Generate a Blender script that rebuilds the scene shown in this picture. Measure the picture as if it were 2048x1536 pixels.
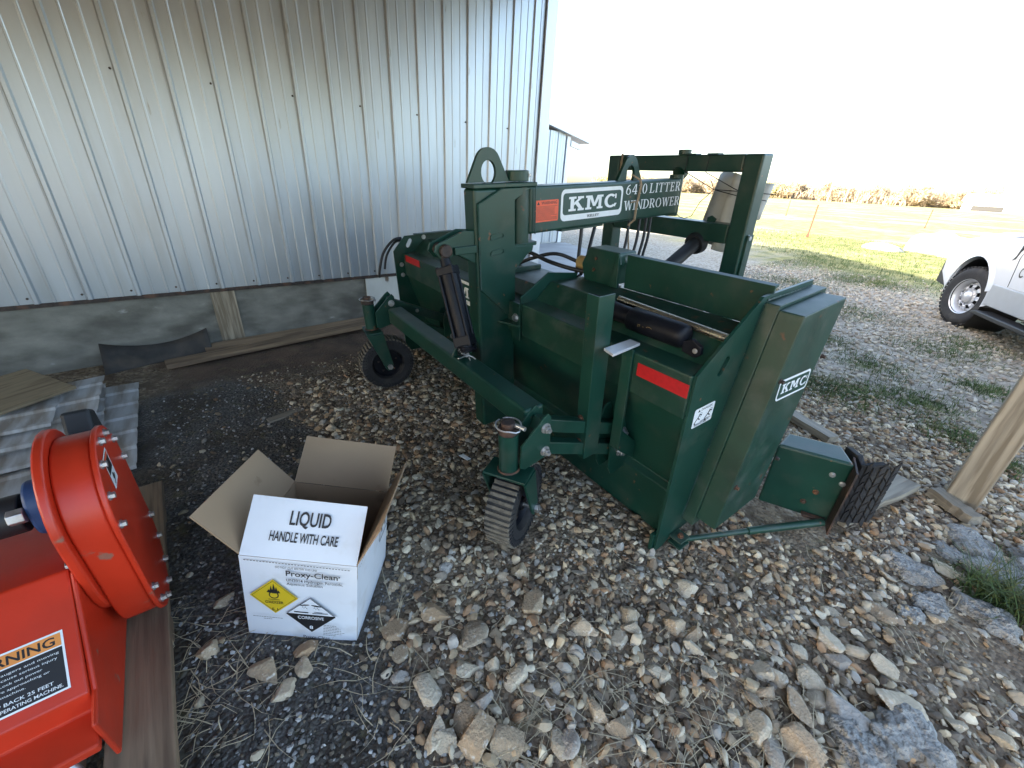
import bpy, bmesh, math, random
import numpy as np
from mathutils import Vector, Matrix
random.seed(7); rng = np.random.default_rng(11)
sc = bpy.context.scene
for o in list(bpy.data.objects): bpy.data.objects.remove(o)
C = sc.collection
R_ = math.radians

# ------------------------------------------------------------------ camera, sky, sun, exposure
cam = bpy.data.cameras.new('camera'); cam.sensor_width = 36; cam.lens = 36*823/2048; cam.clip_start = .05; cam.clip_end = 3000
co = bpy.data.objects.new('camera', cam); C.objects.link(co)
co.matrix_world = Matrix(((0.617677, -0.376445, 0.690481, 0), (0.784641, 0.235768, -0.573370, 0), (0.053049, 0.895937, 0.441002, 1.5), (0, 0, 0, 1)))
sc.camera = co
SUN_AZ, SUN_EL = math.atan2(.6, .8), R_(21.8)          # travel direction of the light over the ground (from +Y towards +X)
w = bpy.data.worlds.new('World'); sc.world = w; w.use_nodes = True
nt = w.node_tree; sky = nt.nodes.new('ShaderNodeTexSky'); sky.sky_type = 'NISHITA'; sky.sun_disc = False
sky.sun_elevation = SUN_EL; sky.sun_rotation = math.pi + SUN_AZ; sky.air_density = .9; sky.dust_density = 2.4; sky.ozone_density = .7
bg = nt.nodes['Background']; nt.links.new(sky.outputs[0], bg.inputs[0]); bg.inputs[1].default_value = .15
sl = bpy.data.lights.new('sun', 'SUN'); sl.energy = 5.0; sl.angle = R_(.53); sl.color = (1, .93, .82)
so = bpy.data.objects.new('sun', sl); C.objects.link(so)
tv = Vector((math.sin(SUN_AZ)*math.cos(SUN_EL), math.cos(SUN_AZ)*math.cos(SUN_EL), -math.sin(SUN_EL)))
so.rotation_euler = tv.to_track_quat('-Z', 'Y').to_euler()
vs = sc.view_settings; vs.view_transform = 'Standard'; vs.look = 'None'; vs.exposure = 2.75; vs.use_white_balance = True; vs.white_balance_temperature = 6850; vs.gamma = 1; vs.use_curve_mapping = False
sc.render.engine = 'CYCLES'; sc.cycles.max_bounces = 4; sc.cycles.diffuse_bounces = 3; sc.cycles.glossy_bounces = 2; sc.cycles.transmission_bounces = 1; sc.cycles.transparent_max_bounces = 2; sc.cycles.caustics_reflective = False; sc.cycles.caustics_refractive = False

# ------------------------------------------------------------------ materials
def mat(name, col, rough=.5, metal=0, var=.15, vscale=8, col2=None, r2=(.5, .7), s2=3, f2=1.0, bump=0, bs=60, bd=.01, stretch=(1, 1, 1), rand=0, coat=0, spec=.5, attr=None, col3=None, r3=(.55, .7), s3=6):
    m = bpy.data.materials.new(name); m.use_nodes = True; n = m.node_tree; N = n.nodes; Lk = n.links.new
    b = N['Principled BSDF']; b.inputs['Roughness'].default_value = rough; b.inputs['Metallic'].default_value = metal; b.inputs['Coat Weight'].default_value = coat; b.inputs['Specular IOR Level'].default_value = spec
    tc = N.new('ShaderNodeTexCoord'); mp = N.new('ShaderNodeMapping'); mp.inputs['Scale'].default_value = stretch; Lk(tc.outputs['Object'], mp.inputs[0])
    def noise(s, d=4):
        t = N.new('ShaderNodeTexNoise'); t.inputs['Scale'].default_value = s; t.inputs['Detail'].default_value = d; Lk(mp.outputs[0], t.inputs['Vector']); return t
    def mix(f, a, c, bt='MIX'):
        x = N.new('ShaderNodeMix'); x.data_type = 'RGBA'; x.blend_type = bt
        for i, v in ((0, f), (6, a), (7, c)):
            if isinstance(v, (int, float)): x.inputs[i].default_value = v
            elif isinstance(v, tuple): x.inputs[i].default_value = (*v, 1)
            else: Lk(v, x.inputs[i])
        return x.outputs[2]
    def ramp(s, a, c):
        r = N.new('ShaderNodeMapRange'); r.inputs[1].default_value = a; r.inputs[2].default_value = c; Lk(s, r.inputs[0]); return r.outputs[0]
    n1 = noise(vscale)
    lo = tuple(c*(1-var) for c in col); hi = tuple(min(1, c*(1+var)) for c in col)
    c = mix(ramp(n1.outputs[0], .3, .7), lo, hi)
    if attr:
        a = N.new('ShaderNodeAttribute'); a.attribute_name = attr
        c = mix(1.0, c, a.outputs['Color'], 'MULTIPLY')
    if rand:
        oi = N.new('ShaderNodeObjectInfo'); cr = N.new('ShaderNodeValToRGB'); e = cr.color_ramp.elements
        e[0].color = (*rand[0], 1); e[1].color = (*rand[-1], 1)
        for k, q in enumerate(rand[1:-1]): el = e.new((k+1)/(len(rand)-1)); el.color = (*q, 1)
        Lk(oi.outputs['Random'], cr.inputs[0]); c = mix(1.0, c, cr.outputs[0], 'MULTIPLY')
    if col2: 
        f = ramp(noise(s2, 6).outputs[0], *r2); ml = N.new('ShaderNodeMath'); ml.operation = 'MULTIPLY'; Lk(f, ml.inputs[0]); ml.inputs[1].default_value = f2
        c = mix(ml.outputs[0], c, col2)
    if col3: c = mix(ramp(noise(s3, 8).outputs[0], *r3), c, col3)
    Lk(c, b.inputs['Base Color'])
    rr = N.new('ShaderNodeMapRange'); rr.inputs[3].default_value = max(.02, rough-.1); rr.inputs[4].default_value = min(1, rough+.12); Lk(n1.outputs[0], rr.inputs[0]); Lk(rr.outputs[0], b.inputs['Roughness'])
    if bump:
        bn = N.new('ShaderNodeBump'); bn.inputs['Strength'].default_value = bump; bn.inputs['Distance'].default_value = bd; Lk(noise(bs, 5).outputs[0], bn.inputs['Height']); Lk(bn.outputs[0], b.inputs['Normal'])
    return m
def wood(name, a, b_, along, rough=.75):
    """plank wood: grain stretched along one local axis"""
    st = [26, 26, 26]; st['xyz'.index(along)] = 1.6
    return mat(name, a, rough, 0, .28, 1.0, col2=b_, r2=(.45, .62), s2=1.5, f2=.8, bump=.5, bs=2.2, bd=.006, stretch=tuple(st))
M = dict(
 green=mat('green_paint', (.0065, .045, .031), .36, 0, .18, 5, col2=(.095, .095, .075), r2=(.52, .78), s2=6, f2=.42, bump=.10, bs=90, bd=.003, col3=(.15, .075, .04), r3=(.69, .73), s3=24),
 greenworn=mat('worn_green_paint', (.0085, .043, .028), .42, 0, .22, 7, col2=(.11, .115, .10), r2=(.50, .78), s2=9, f2=.45, bump=.12, bs=90, bd=.003, col3=(.12, .055, .03), r3=(.665, .72), s3=15),
 black=mat('black_paint', (.007, .008, .012), .45, 0, .3, 20, col2=(.03, .029, .029), r2=(.6, .85), s2=14, f2=.35, spec=.22),
 rubber=mat('rubber', (.018, .018, .02), .75, 0, .3, 14, col2=(.09, .08, .065), r2=(.5, .8), s2=9, f2=.5, bump=.2, bs=90),
 tread=mat('dusty_tread_rubber', (.17, .145, .11), .9, 0, .25, 30, col2=(.06, .055, .05), r2=(.52, .75), s2=20, bump=.3, bs=120),
 steel=mat('zinc_steel', (.50, .50, .50), .42, .85, .2, 40, col2=(.16, .12, .09), r2=(.56, .75), s2=30, f2=.6),
 chrome=mat('plated_rod', (.62, .55, .42), .25, .95, .15, 12),
 rust=mat('rusty_steel', (.085, .05, .035), .8, .2, .4, 30, col2=(.20, .085, .04), r2=(.5, .65), s2=14, bump=.3, bs=90),
 darkrust=mat('dark_rusty_steel', (.05, .038, .034), .65, .3, .4, 25, col2=(.14, .075, .05), r2=(.5, .7), s2=10, bump=.3, bs=90),
 decal=mat('white_vinyl', (.78, .80, .81), .4, 0, .04, 30),
 ink=mat('black_ink', (.012, .012, .014), .5, 0, .05),
 decalgreen=mat('green_vinyl', (.006, .05, .035), .4, 0, .08),
 orange=mat('orange_label', (.78, .115, .045), .5, 0, .05, 20),
 labelorange=mat('warning_orange', (.75, .27, .06), .5, 0, .05, 20),
 yellow=mat('placard_yellow', (.68, .48, .02), .5, 0, .05, 20),
 reflector=mat('red_reflector', (.52, .018, .02), .35, 0, .1, 60, bump=.3, bs=400, bd=.001),
 red=mat('red_orange_paint', (.56, .034, .011), .36, 0, .1, 6, col2=(.38, .035, .016), r2=(.48, .72), s2=4, f2=.6, bump=.12, bs=60, bd=.003, col3=(.30, .12, .08), r3=(.68, .74), s3=16),
 blue=mat('blue_paint', (.02, .06, .16), .5, 0, .2, 20),
 sheet=mat('galvanized_sheet', (.45, .49, .535), .38, .62, .06, 2.2, col2=(.36, .35, .33), r2=(.5, .8), s2=2.5, f2=.5, bump=.03, bs=40, bd=.004, stretch=(3, 3, .5), col3=(.30, .28, .25), r3=(.70, .76), s3=7),
 trim=mat('pale_metal_trim', (.70, .72, .75), .45, .35, .05, 3),
 concrete=mat('foundation_concrete', (.205, .20, .175), .9, 0, .3, 5, col2=(.085, .08, .068), r2=(.47, .66), s2=2.6, f2=.8, bump=.5, bs=45, bd=.006, stretch=(1, 1, 2.2), col3=(.40, .40, .38), r3=(.66, .74), s3=5),
 concslab=mat('slab_concrete', (.34, .335, .325), .85, 0, .12, 4, col2=(.22, .215, .2), r2=(.5, .7), s2=2, f2=.6, bump=.2, bs=70),
 aggregate=mat('crumbling_concrete', (.43, .415, .385), .95, 0, .25, 60, col2=(.25, .23, .20), r2=(.48, .70), s2=14, bump=1, bs=70, bd=.04),
 whitepaint=mat('flaking_white_paint', (.60, .61, .58), .7, 0, .1, 8, col2=(.16, .12, .09), r2=(.60, .66), s2=9, stretch=(1, 1, .5)),
 card=mat('brown_cardboard', (.36, .245, .15), .85, 0, .06, 4, col2=(.16, .095, .05), r2=(.60, .68), s2=6, f2=.75, bump=.15, bs=90, bd=.002),
 cardwhite=mat('white_cardboard', (.72, .75, .80), .7, 0, .05, 5, col2=(.46, .43, .38), r2=(.58, .80), s2=9, f2=.45, bump=.12, bs=40, bd=.003),
 wpost=wood('post_wood', (.35, .295, .22), (.15, .115, .075), 'z'),
 wx=wood('plank_wood_x', (.25, .175, .11), (.13, .085, .055), 'x'),
 wy=wood('plank_wood_y', (.25, .17, .11), (.13, .08, .05), 'y'),
 wgrey=wood('weathered_plank', (.30, .26, .20), (.17, .14, .105), 'x'),
 ply=mat('plywood_sheet', (.30, .23, .14), .8, 0, .15, 3, col2=(.2, .145, .085), r2=(.5, .65), s2=4, stretch=(8, 1, 1)),
 plyedge=mat('plywood_edge', (.24, .16, .09), .85, 0, .35, 1, stretch=(1, 1, 90)),
 oldsheet=mat('dusty_roof_sheet', (.60, .60, .59), .6, .15, .1, 4, col2=(.27, .21, .15), r2=(.42, .62), s2=3, f2=.8, stretch=(4, .7, 1)),
 mat_rubber=mat('rubber_mat', (.045, .042, .04), .8, 0, .25, 10, col2=(.13, .105, .08), r2=(.42, .7), s2=6, f2=.7, bump=.2, bs=50),
 truck=mat('white_car_paint', (.57, .60, .64), .22, 0, .02, 3, coat=.6),
 trucklow=mat('silver_body_trim', (.36, .385, .41), .4, .2, .04, 10),
 glass=mat('dark_window_glass', (.02, .025, .03), .06, 0, .05, coat=.5),
 alloy=mat('steel_wheel', (.62, .64, .67), .34, .55, .05, 8),
 plastic=mat('black_plastic', (.015, .016, .018), .5, 0, .2),
 pvc=mat('weathered_white_plastic', (.56, .56, .53), .6, 0, .08, 6, col2=(.30, .28, .25), r2=(.6, .75), s2=9, f2=.6, bump=.1, bs=40),
 twine=mat('baling_twine', (.36, .27, .18), .9, 0, .2, 60),
 tan=mat('tan_nylon', (.36, .25, .10), .5, 0, .15),
 tpost=mat('rusty_fence_post', (.075, .032, .018), .85, 0, .3, 5),
 bark=mat('tree_bark', (.24, .19, .14), .9, 0, .25, 3),
 twig=mat('bare_twigs', (.33, .26, .18), .9, 0, .3, .8),
 twiggreen=mat('olive_twigs', (.40, .37, .16), .9, 0, .3, .8),
 straw=mat('dry_straw', (.50, .41, .27), .9, 0, .3, 5),
 grass=mat('green_grass', (.055, .095, .022), .8, 0, .35, 3, col2=(.16, .15, .05), r2=(.52, .68), s2=5),
 stone=mat('limestone', (1, 1, 1), .88, 0, .22, 3.5, col2=(.22, .16, .10), r2=(.56, .74), s2=2.2, f2=.5, bump=.35, bs=7, bd=.05, col3=(.68, .62, .52), r3=(.60, .72), s3=3, rand=((.60, .47, .31), (.36, .27, .18), (.68, .58, .43), (.46, .30, .17), (.74, .63, .46), (.34, .27, .19), (.52, .48, .43))),
 gravel=mat('gravel_stones', (1, 1, 1), .88, 0, .25, 40, bump=.3, bs=120, bd=.006, attr='tint'),
)

# ------------------------------------------------------------------ mesh helpers
def link(name, me, m=None, parent=None):
    o = bpy.data.objects.new(name, me); C.objects.link(o)
    if m is not None and me is not None:
        if not me.materials: me.materials.append(M[m] if isinstance(m, str) else m)
    if parent: o.parent = parent
    return o
def tag(o, label=None, cat=None, group=None, kind=None):
    for k, v in (('label', label), ('category', cat), ('group', group), ('kind', kind)):
        if v: o[k] = v
    return o
def thing(name, label, cat, loc=(0, 0, 0), mw=None, group=None):
    o = bpy.data.objects.new(name, None); C.objects.link(o); o.empty_display_size = .1
    if mw is not None: o.matrix_world = mw
    else: o.location = loc
    return tag(o, label, cat, group)
class MB:
    def __init__(s): s.v = []; s.f = []
    def add(s, v, f):
        k = len(s.v); s.v += [tuple(p) for p in v]; s.f += [tuple(i+k for i in q) for q in f]; return s
    def box(s, a, b, mx=None):
        x0, y0, z0 = a; x1, y1, z1 = b
        v = [Vector(p) for p in ((x0, y0, z0), (x1, y0, z0), (x1, y1, z0), (x0, y1, z0), (x0, y0, z1), (x1, y0, z1), (x1, y1, z1), (x0, y1, z1))]
        if mx: v = [mx @ p for p in v]
        return s.add(v, ((3, 2, 1, 0), (4, 5, 6, 7), (0, 1, 5, 4), (1, 2, 6, 5), (2, 3, 7, 6), (3, 0, 4, 7)))
    def prism(s, poly, ax, a, b, mx=None):
        def p3(p, t): return {'x': (t, p[0], p[1]), 'y': (p[0], t, p[1]), 'z': (p[0], p[1], t)}[ax]
        n = len(poly); v = [Vector(p3(p, a)) for p in poly]+[Vector(p3(p, b)) for p in poly]
        if mx: v = [mx @ p for p in v]
        return s.add(v, [tuple(range(n-1, -1, -1)), tuple(range(n, 2*n))]+[(i, (i+1) % n, n+(i+1) % n, n+i) for i in range(n)])
    def cyl(s, p, q, r, r2=None, n=16, caps=True):
        p = Vector(p); q = Vector(q); d = (q-p).normalized(); r2 = r if r2 is None else r2
        a = d.orthogonal().normalized(); b = d.cross(a)
        v = []
        for c, rr in ((p, r), (q, r2)):
            for i in range(n):
                t = 2*math.pi*i/n; v.append(c+rr*(math.cos(t)*a+math.sin(t)*b))
        f = [(i, (i+1) % n, n+(i+1) % n, n+i) for i in range(n)]
        if caps: f += [tuple(range(n-1, -1, -1)), tuple(range(n, 2*n))]
        return s.add(v, f)
    def tube(s, pts, r, n=8, r1=None):
        pts = [Vector(p) for p in pts]; v = []; up = None
        for i, p in enumerate(pts):
            d = (pts[min(i+1, len(pts)-1)]-pts[max(i-1, 0)]).normalized()
            if up is None: up = d.orthogonal().normalized()
            up = (up-up.dot(d)*d).normalized(); b = d.cross(up); rr = r if r1 is None else r+(r1-r)*i/(len(pts)-1)
            for k in range(n): t = 2*math.pi*k/n; v.append(p+rr*(math.cos(t)*up+math.sin(t)*b))
        f = [(i*n+k, i*n+(k+1) % n, (i+1)*n+(k+1) % n, (i+1)*n+k) for i in range(len(pts)-1) for k in range(n)]
        f += [tuple(range(n-1, -1, -1)), tuple(range((len(pts)-1)*n, len(pts)*n))]
        return s.add(v, f)
    def lathe(s, prof, o, ax, n=32, closed=False):
        """profile (along axis, radius) turned about the axis"""
        o = Vector(o); ax = Vector(ax).normalized(); a = ax.orthogonal().normalized(); b = ax.cross(a); k = len(prof); v = []
        for i in range(n):
            t = 2*math.pi*i/n; e = math.cos(t)*a+math.sin(t)*b
            v += [o+h*ax+r*e for h, r in prof]
        f = []
        for i in range(n):
            j = (i+1) % n
            for q in range(k if closed else k-1): f.append((i*k+q, j*k+q, j*k+(q+1) % k, i*k+(q+1) % k))
        return s.add(v, f)
    def holed(s, poly, hole, ax, a, b, mx=None):
        """prism of poly with a hole (list of points round hole's centre); poly star-shaped from the hole's centre"""
        cx = sum(p[0] for p in hole)/len(hole); cy = sum(p[1] for p in hole)/len(hole)
        an = sorted(set([round(math.atan2(p[1]-cy, p[0]-cx), 5) for p in poly]+[round(math.atan2(p[1]-cy, p[0]-cx), 5) for p in hole]))
        def hit(loop, t):
            d = (math.cos(t), math.sin(t)); best = None
            for i in range(len(loop)):
                p, q = loop[i], loop[(i+1) % len(loop)]; ex, ey = q[0]-p[0], q[1]-p[1]; den = d[0]*ey-d[1]*ex
                if abs(den) < 1e-12: continue
                u = ((p[0]-cx)*ey-(p[1]-cy)*ex)/den; w_ = ((p[0]-cx)*d[1]-(p[1]-cy)*d[0])/den
                if u > 0 and -1e-4 <= w_ <= 1+1e-4 and (best is None or u > best): best = u
            return (cx+best*d[0], cy+best*d[1])
        O = [hit(poly, t) for t in an]; I = [hit(hole, t) for t in an]; n = len(an)
        def p3(p, t): return {'x': (t, p[0], p[1]), 'y': (p[0], t, p[1]), 'z': (p[0], p[1], t)}[ax]
        v = [Vector(p3(p, t)) for t in (a, b) for p in O+I]
        if mx: v = [mx @ p for p in v]
        f = []
        for i in range(n):
            j = (i+1) % n
            f += [(i, n+i, n+j, j), (2*n+i, 2*n+j, 3*n+j, 3*n+i), (i, j, 2*n+j, 2*n+i), (n+i, 3*n+i, 3*n+j, n+j)]
        return s.add(v, f)
    def mesh(s, name, smooth=None):
        me = bpy.data.meshes.new(name); me.from_pydata(s.v, [], s.f)
        bm = bmesh.new(); bm.from_mesh(me); bmesh.ops.recalc_face_normals(bm, faces=bm.faces); bm.to_mesh(me); bm.free()
        if smooth:
            me.polygons.foreach_set('use_smooth', [True]*len(me.polygons)); me.set_sharp_from_angle(angle=R_(smooth))
        return me
    def build(s, name, m, parent=None, smooth=None, bevel=0, seg=2):
        o = link(name, s.mesh(name, smooth), m, parent)
        if bevel:
            b = o.modifiers.new('bevel', 'BEVEL'); b.width = bevel; b.segments = seg; b.limit_method = 'ANGLE'; b.angle_limit = R_(40)
            b.harden_normals = False
        return o
def circ(cx, cy, rx, ry=None, n=24, rot=0):
    ry = rx if ry is None else ry; c, s_ = math.cos(rot), math.sin(rot)
    return [(cx+rx*math.cos(t)*c-ry*math.sin(t)*s_, cy+rx*math.cos(t)*s_+ry*math.sin(t)*c) for t in (2*math.pi*i/n for i in range(n))]
def rrect(x0, y0, x1, y1, r, n=5):
    out = []
    for cx, cy, a in ((x1-r, y0+r, -90), (x1-r, y1-r, 0), (x0+r, y1-r, 90), (x0+r, y0+r, 180)):
        out += [(cx+r*math.cos(R_(a+90*i/n)), cy+r*math.sin(R_(a+90*i/n))) for i in range(n+1)]
    return out
def hexbolt(p, d, r=.012, h=.012, parent=None, name='bolt', m='steel', washer=True, stud=0):
    p = Vector(p); d = Vector(d).normalized(); b = MB()
    if washer: b.cyl(p, p+d*.003, r*1.45, n=16)
    b.cyl(p+d*.003, p+d*(.003+h), r, n=6)
    if stud: b.cyl(p+d*h, p+d*(h+stud), r*.6, n=12)
    return b.build(name, m, parent, smooth=40)

# ---- flat print: shapes laid on a plane (o, X, Y), each a hair above the one below
class Print:
    def __init__(s, o, X, Y):
        s.o = Vector(o); s.X = Vector(X).normalized(); s.Y = Vector(Y); s.N = s.X.cross(s.Y).normalized(); s.lay = {}; s.h = .0006; s.k = 1
    def P(s, u, v, h): return s.o+s.X*(u*s.k)+s.Y*(v*s.k)+s.N*h
    def poly(s, m, pts, dh=.00012):
        s.h += dh; s.lay.setdefault(m, MB()).add([s.P(u, v, s.h) for u, v in pts], [tuple(range(len(pts)))]); return s
    def ring(s, m, outer, inner):
        s.h += .00012; n = len(outer)
        s.lay.setdefault(m, MB()).add([s.P(u, v, s.h) for u, v in outer+inner], [(i, (i+1) % n, n+(i+1) % n, n+i) for i in range(n)]); return s
    def line(s, m, x0, y0, x1, y1, t):
        dx, dy = x1-x0, y1-y0; l = math.hypot(dx, dy) or 1; ax, ay = -dy/l*t/2, dx/l*t/2
        return s.poly(m, [(x0-ax, y0-ay), (x1-ax, y1-ay), (x1+ax, y1+ay), (x0+ax, y0+ay)])
    def text(s, m, body, x0, y0, x1, y1, bold=0):
        me = text_mesh(body, bold); s.h += .00012
        xs = [v[0] for v in me[0]]; ys = [v[1] for v in me[0]]; a, b, c, d = min(xs), max(xs), min(ys), max(ys)
        s.lay.setdefault(m, MB()).add([s.P(x0+(v[0]-a)/(b-a)*(x1-x0), y0+(v[1]-c)/(d-c)*(y1-y0), s.h) for v in me[0]], me[1]); return s
    def glyphs(s, m, word, x0, y0, x1, y1, font, gap=.12):
        tot = sum(font[c][0] for c in word if c != ' ')+gap*(len(word)-1)+.35*word.count(' '); k = (x1-x0)/tot; hh = y1-y0; x = x0
        for c in word:
            if c == ' ': x += (.35+gap)*k; continue
            wd, prs = font[c]
            for pr in prs: s.poly(m, [(x+a*k, y0+b*hh) for a, b in pr])
            x += (wd+gap)*k
        return s
    def build(s, parent, name, base, sub='lettering'):
        """base material becomes the part, every other ink a sub-part of it"""
        b = s.lay[base].build(name, base, parent)
        for m, mb in s.lay.items():
            if m != base: mb.build(sub, m, b)
        return b
_tx = {}
def text_mesh(body, bold):
    if (body, bold) not in _tx:
        cu = bpy.data.curves.new('t', 'FONT'); cu.body = body; cu.offset = bold; cu.resolution_u = 3
        ob = bpy.data.objects.new('t', cu); C.objects.link(ob); bpy.context.view_layer.update()
        me = bpy.data.meshes.new_from_object(ob.evaluated_get(bpy.context.evaluated_depsgraph_get()))
        _tx[(body, bold)] = ([tuple(v.co) for v in me.vertices], [tuple(p.vertices) for p in me.polygons])
        bpy.data.objects.remove(ob); bpy.data.curves.remove(cu); bpy.data.meshes.remove(me)
    return _tx[(body, bold)]
def rc(x0, y0, x1, y1): return [(x0, y0), (x1, y0), (x1, y1), (x0, y1)]
def arcq(cx, cy, rx, ry, a0, a1, tx, ty, n=10):
    o = [(cx+rx*math.cos(R_(a0+(a1-a0)*i/n)), cy+ry*math.sin(R_(a0+(a1-a0)*i/n))) for i in range(n+1)]
    i_ = [(cx+(rx-tx)*math.cos(R_(a0+(a1-a0)*i/n)), cy+(ry-ty)*math.sin(R_(a0+(a1-a0)*i/n))) for i in range(n+1)]
    return [[o[k], o[k+1], i_[k+1], i_[k]] for k in range(n)]
SLAB = {  # heavy slab letters of the badge
 'K': (1.06, [rc(.12, 0, .36, 1), rc(0, 0, .50, .15), rc(0, .85, .50, 1), [(.36, .38), (.36, .58), (.70, .90), (.93, .90)], [(.44, .50), (.62, .66), (1.0, .10), (.74, .10)], rc(.60, .85, 1.02, 1), rc(.62, 0, 1.06, .15)]),
 'M': (1.30, [rc(.12, 0, .33, 1), rc(.97, 0, 1.18, 1), rc(0, 0, .45, .15), rc(.85, 0, 1.30, .15), rc(0, .85, .33, 1), rc(.97, .85, 1.30, 1), [(.22, 1), (.46, 1), (.74, .22), (.56, .22)], [(.84, 1), (1.08, 1), (.74, .22), (.56, .22)]]),
 'C': (1.0, arcq(.5, .5, .5, .52, 48, 312, .24, .17, 16)+[rc(.80, .66, .92, 1.0), [(.70, .12), (.86, .02), (.98, .30), (.80, .30)]])}
def sr(x, y, w_=.32, t=.07): return rc(x-w_/2, y, x+w_/2, y+t)
SERIF = {  # light serif lettering
 '6': (.62, arcq(.31, .31, .31, .32, 0, 360, .14, .06, 16)+arcq(.55, .42, .55, .58, 100, 180, .14, .08, 8)),
 '4': (.66, [rc(.40, 0, .54, 1), rc(0, .24, .66, .33), [(.0, .33), (.10, .33), (.46, 1), (.36, 1)], sr(.47, 0)]),
 '1': (.40, [rc(.14, 0, .28, 1), sr(.21, 0, .40), [(.0, .86), (.14, 1), (.14, .88), (.02, .80)]]),
 '0': (.62, arcq(.31, .5, .31, .52, 0, 360, .15, .06, 18)),
 'L': (.66, [rc(.10, 0, .25, 1), sr(.17, .93), rc(0, 0, .62, .07), [(.52, .07), (.62, .07), (.66, .28), (.60, .28)]]),
 'I': (.34, [rc(.09, 0, .25, 1), sr(.17, 0), sr(.17, .93)]),
 'T': (.70, [rc(.27, 0, .43, 1), sr(.35, 0), rc(.02, .93, .68, 1), rc(0, .74, .07, .99), rc(.63, .74, .70, .99)]),
 'E': (.62, [rc(.10, 0, .25, 1), rc(0, 0, .58, .07), rc(0, .93, .56, 1), rc(.25, .47, .46, .55), rc(.50, .76, .57, .93), rc(.54, .07, .62, .26), rc(.41, .38, .47, .64)]),
 'R': (.72, [rc(.10, 0, .25, 1), sr(.17, 0), rc(0, .93, .40, 1), rc(.25, .45, .38, .52)]+arcq(.36, .725, .26, .275, -90, 90, .14, .07, 10)+[[(.28, .47), (.44, .47), (.72, 0), (.54, 0)]]),
 'W': (1.02, [[(.06, 1), (.22, 1), (.40, 0), (.30, 0)], [(.46, .98), (.53, .98), (.40, 0), (.32, 0)], [(.44, 1), (.60, 1), (.78, 0), (.68, 0)], [(.88, 1), (.95, 1), (.78, 0), (.70, 0)], sr(.13, .93, .28), sr(.90, .93, .24)]),
 'N': (.78, [rc(.10, 0, .18, 1), rc(.62, 0, .70, 1), [(.06, 1), (.24, 1), (.70, 0), (.60, 0)], sr(.14, 0, .26), sr(.66, .93, .26)]),
 'D': (.74, [rc(.10, 0, .25, 1), rc(0, .93, .34, 1), rc(0, 0, .34, .07)]+arcq(.30, .5, .44, .5, -90, 90, .15, .07, 12)),
 'O': (.76, arcq(.38, .5, .38, .52, 0, 360, .15, .06, 18))}

# ------------------------------------------------------------------ terrain
def sstep(a, b, x): t = np.clip((x-a)/(b-a), 0, 1); return t*t*(3-2*t)
BOX_O = np.array((-1.263, -.103)); bu = np.array((.610, .786)); bv = np.array((-.792, .608))
gb = np.linalg.solve(np.array([bu/np.linalg.norm(bu), bv/np.linalg.norm(bv)]), np.array((-.0975, -.054)))
def gh(x, y):
    x = np.asarray(x, float); y = np.asarray(y, float)
    h = 1.15*sstep(25, 230, np.hypot(x, y))
    h = h+.055*np.exp(-((x+2.72)**2+(y-1.12)**2)/.35)
    r2 = (x-BOX_O[0]-.19*bu[0]-.19*bv[0])**2+(y-BOX_O[1]-.19*bu[1]-.19*bv[1])**2
    h = h+np.exp(-(r2/.14)**2)*((x-BOX_O[0])*gb[0]+(y-BOX_O[1])*gb[1])
    near = np.exp(-((x+1)**2+(y-2)**2)/60)
    flat = 1-np.exp(-(r2/.16)**2)
    return h+near*flat*(.006*np.sin(5.3*x+1)*np.sin(4.7*y+2)+.004*np.sin(11*x+3*y)+.003*np.sin(17*y-9*x))
def wob(x, y, s): return np.sin(s*x+1.3*np.sin(s*.7*y))*np.sin(s*1.1*y+1.7*np.sin(s*.6*x+1))
DARKP = np.array([(-.46, .24), (-.71, .29), (-.95, .27), (-1.12, .40), (-1.65, .52), (-2.37, .47), (-3.2, .40), (-3.6, .09), (-3.5, -.4), (-3.6, -3), (-.2, -3), (-.25, 0)])
def inpoly(px, py, P):
    c = np.zeros(np.shape(px), bool); j = len(P)-1
    for i in range(len(P)):
        xi, yi = P[i]; xj, yj = P[j]
        c ^= ((yi > py) != (yj > py)) & (px < (xj-xi)*(py-yi)/(yj-yi+1e-12)+xi); j = i
    return c
def darkw(x, y):
    w_ = np.zeros(np.shape(x))
    for dx, dy in ((0, 0), (.09, 0), (-.09, 0), (0, .09), (0, -.09), (.06, .06), (-.06, -.06)):
        w_ = w_+inpoly(x+dx+.05*wob(x, y, 9), y+dy+.05*wob(y, x, 8), DARKP)
    return w_/7
GP = [(-1.3, 5.9, .35, .6), (.1, 5.6, .3, .6), (-1.9, 6.6, .4, .5), (-.2, 7.4, .4, .5), (-2.6, 8.1, .5, .5), (-.62, 4.31, .42, 1), (-.9, 4.23, .3, 1), (-.25, 4.7, .35, .8), (.04, 4.17, .22, .8), (.42, 2.45, .14, 1), (.29, 3.91, .16, .9), (-.72, 5.38, .4, .5), (-.38, 6.7, .5, .5), (-4.2, 12.6, 1.6, .9), (-2.2, 11.3, 1.0, .9), (-5.6, 14.2, 1.8, .9), (-7.8, 15.0, 2.2, .9), (.75, 3.2, .3, .9), (-1.6, 7.8, .7, .45), (-3.0, 9.5, .8, .5), (1.2, 5.2, .6, .6)]
def grassw(x, y):
    g = np.zeros(np.shape(x))
    for gx, gy, r, a in GP: g = np.maximum(g, a*np.exp(-((x-gx)**2+(y-gy)**2)/(r*r)*1.3))
    edge = y-(11.4-.82*(x+1.2))           # open field starts at about this line
    f = sstep(-1.6, .9, edge+.8*wob(x, y, 1.1))*np.clip(sstep(6, 10, y)+sstep(-9, -14, x)*0, 0, 1)
    return np.clip(np.maximum(g*(.65+.6*wob(x, y, 7)), f), 0, 1)
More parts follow.
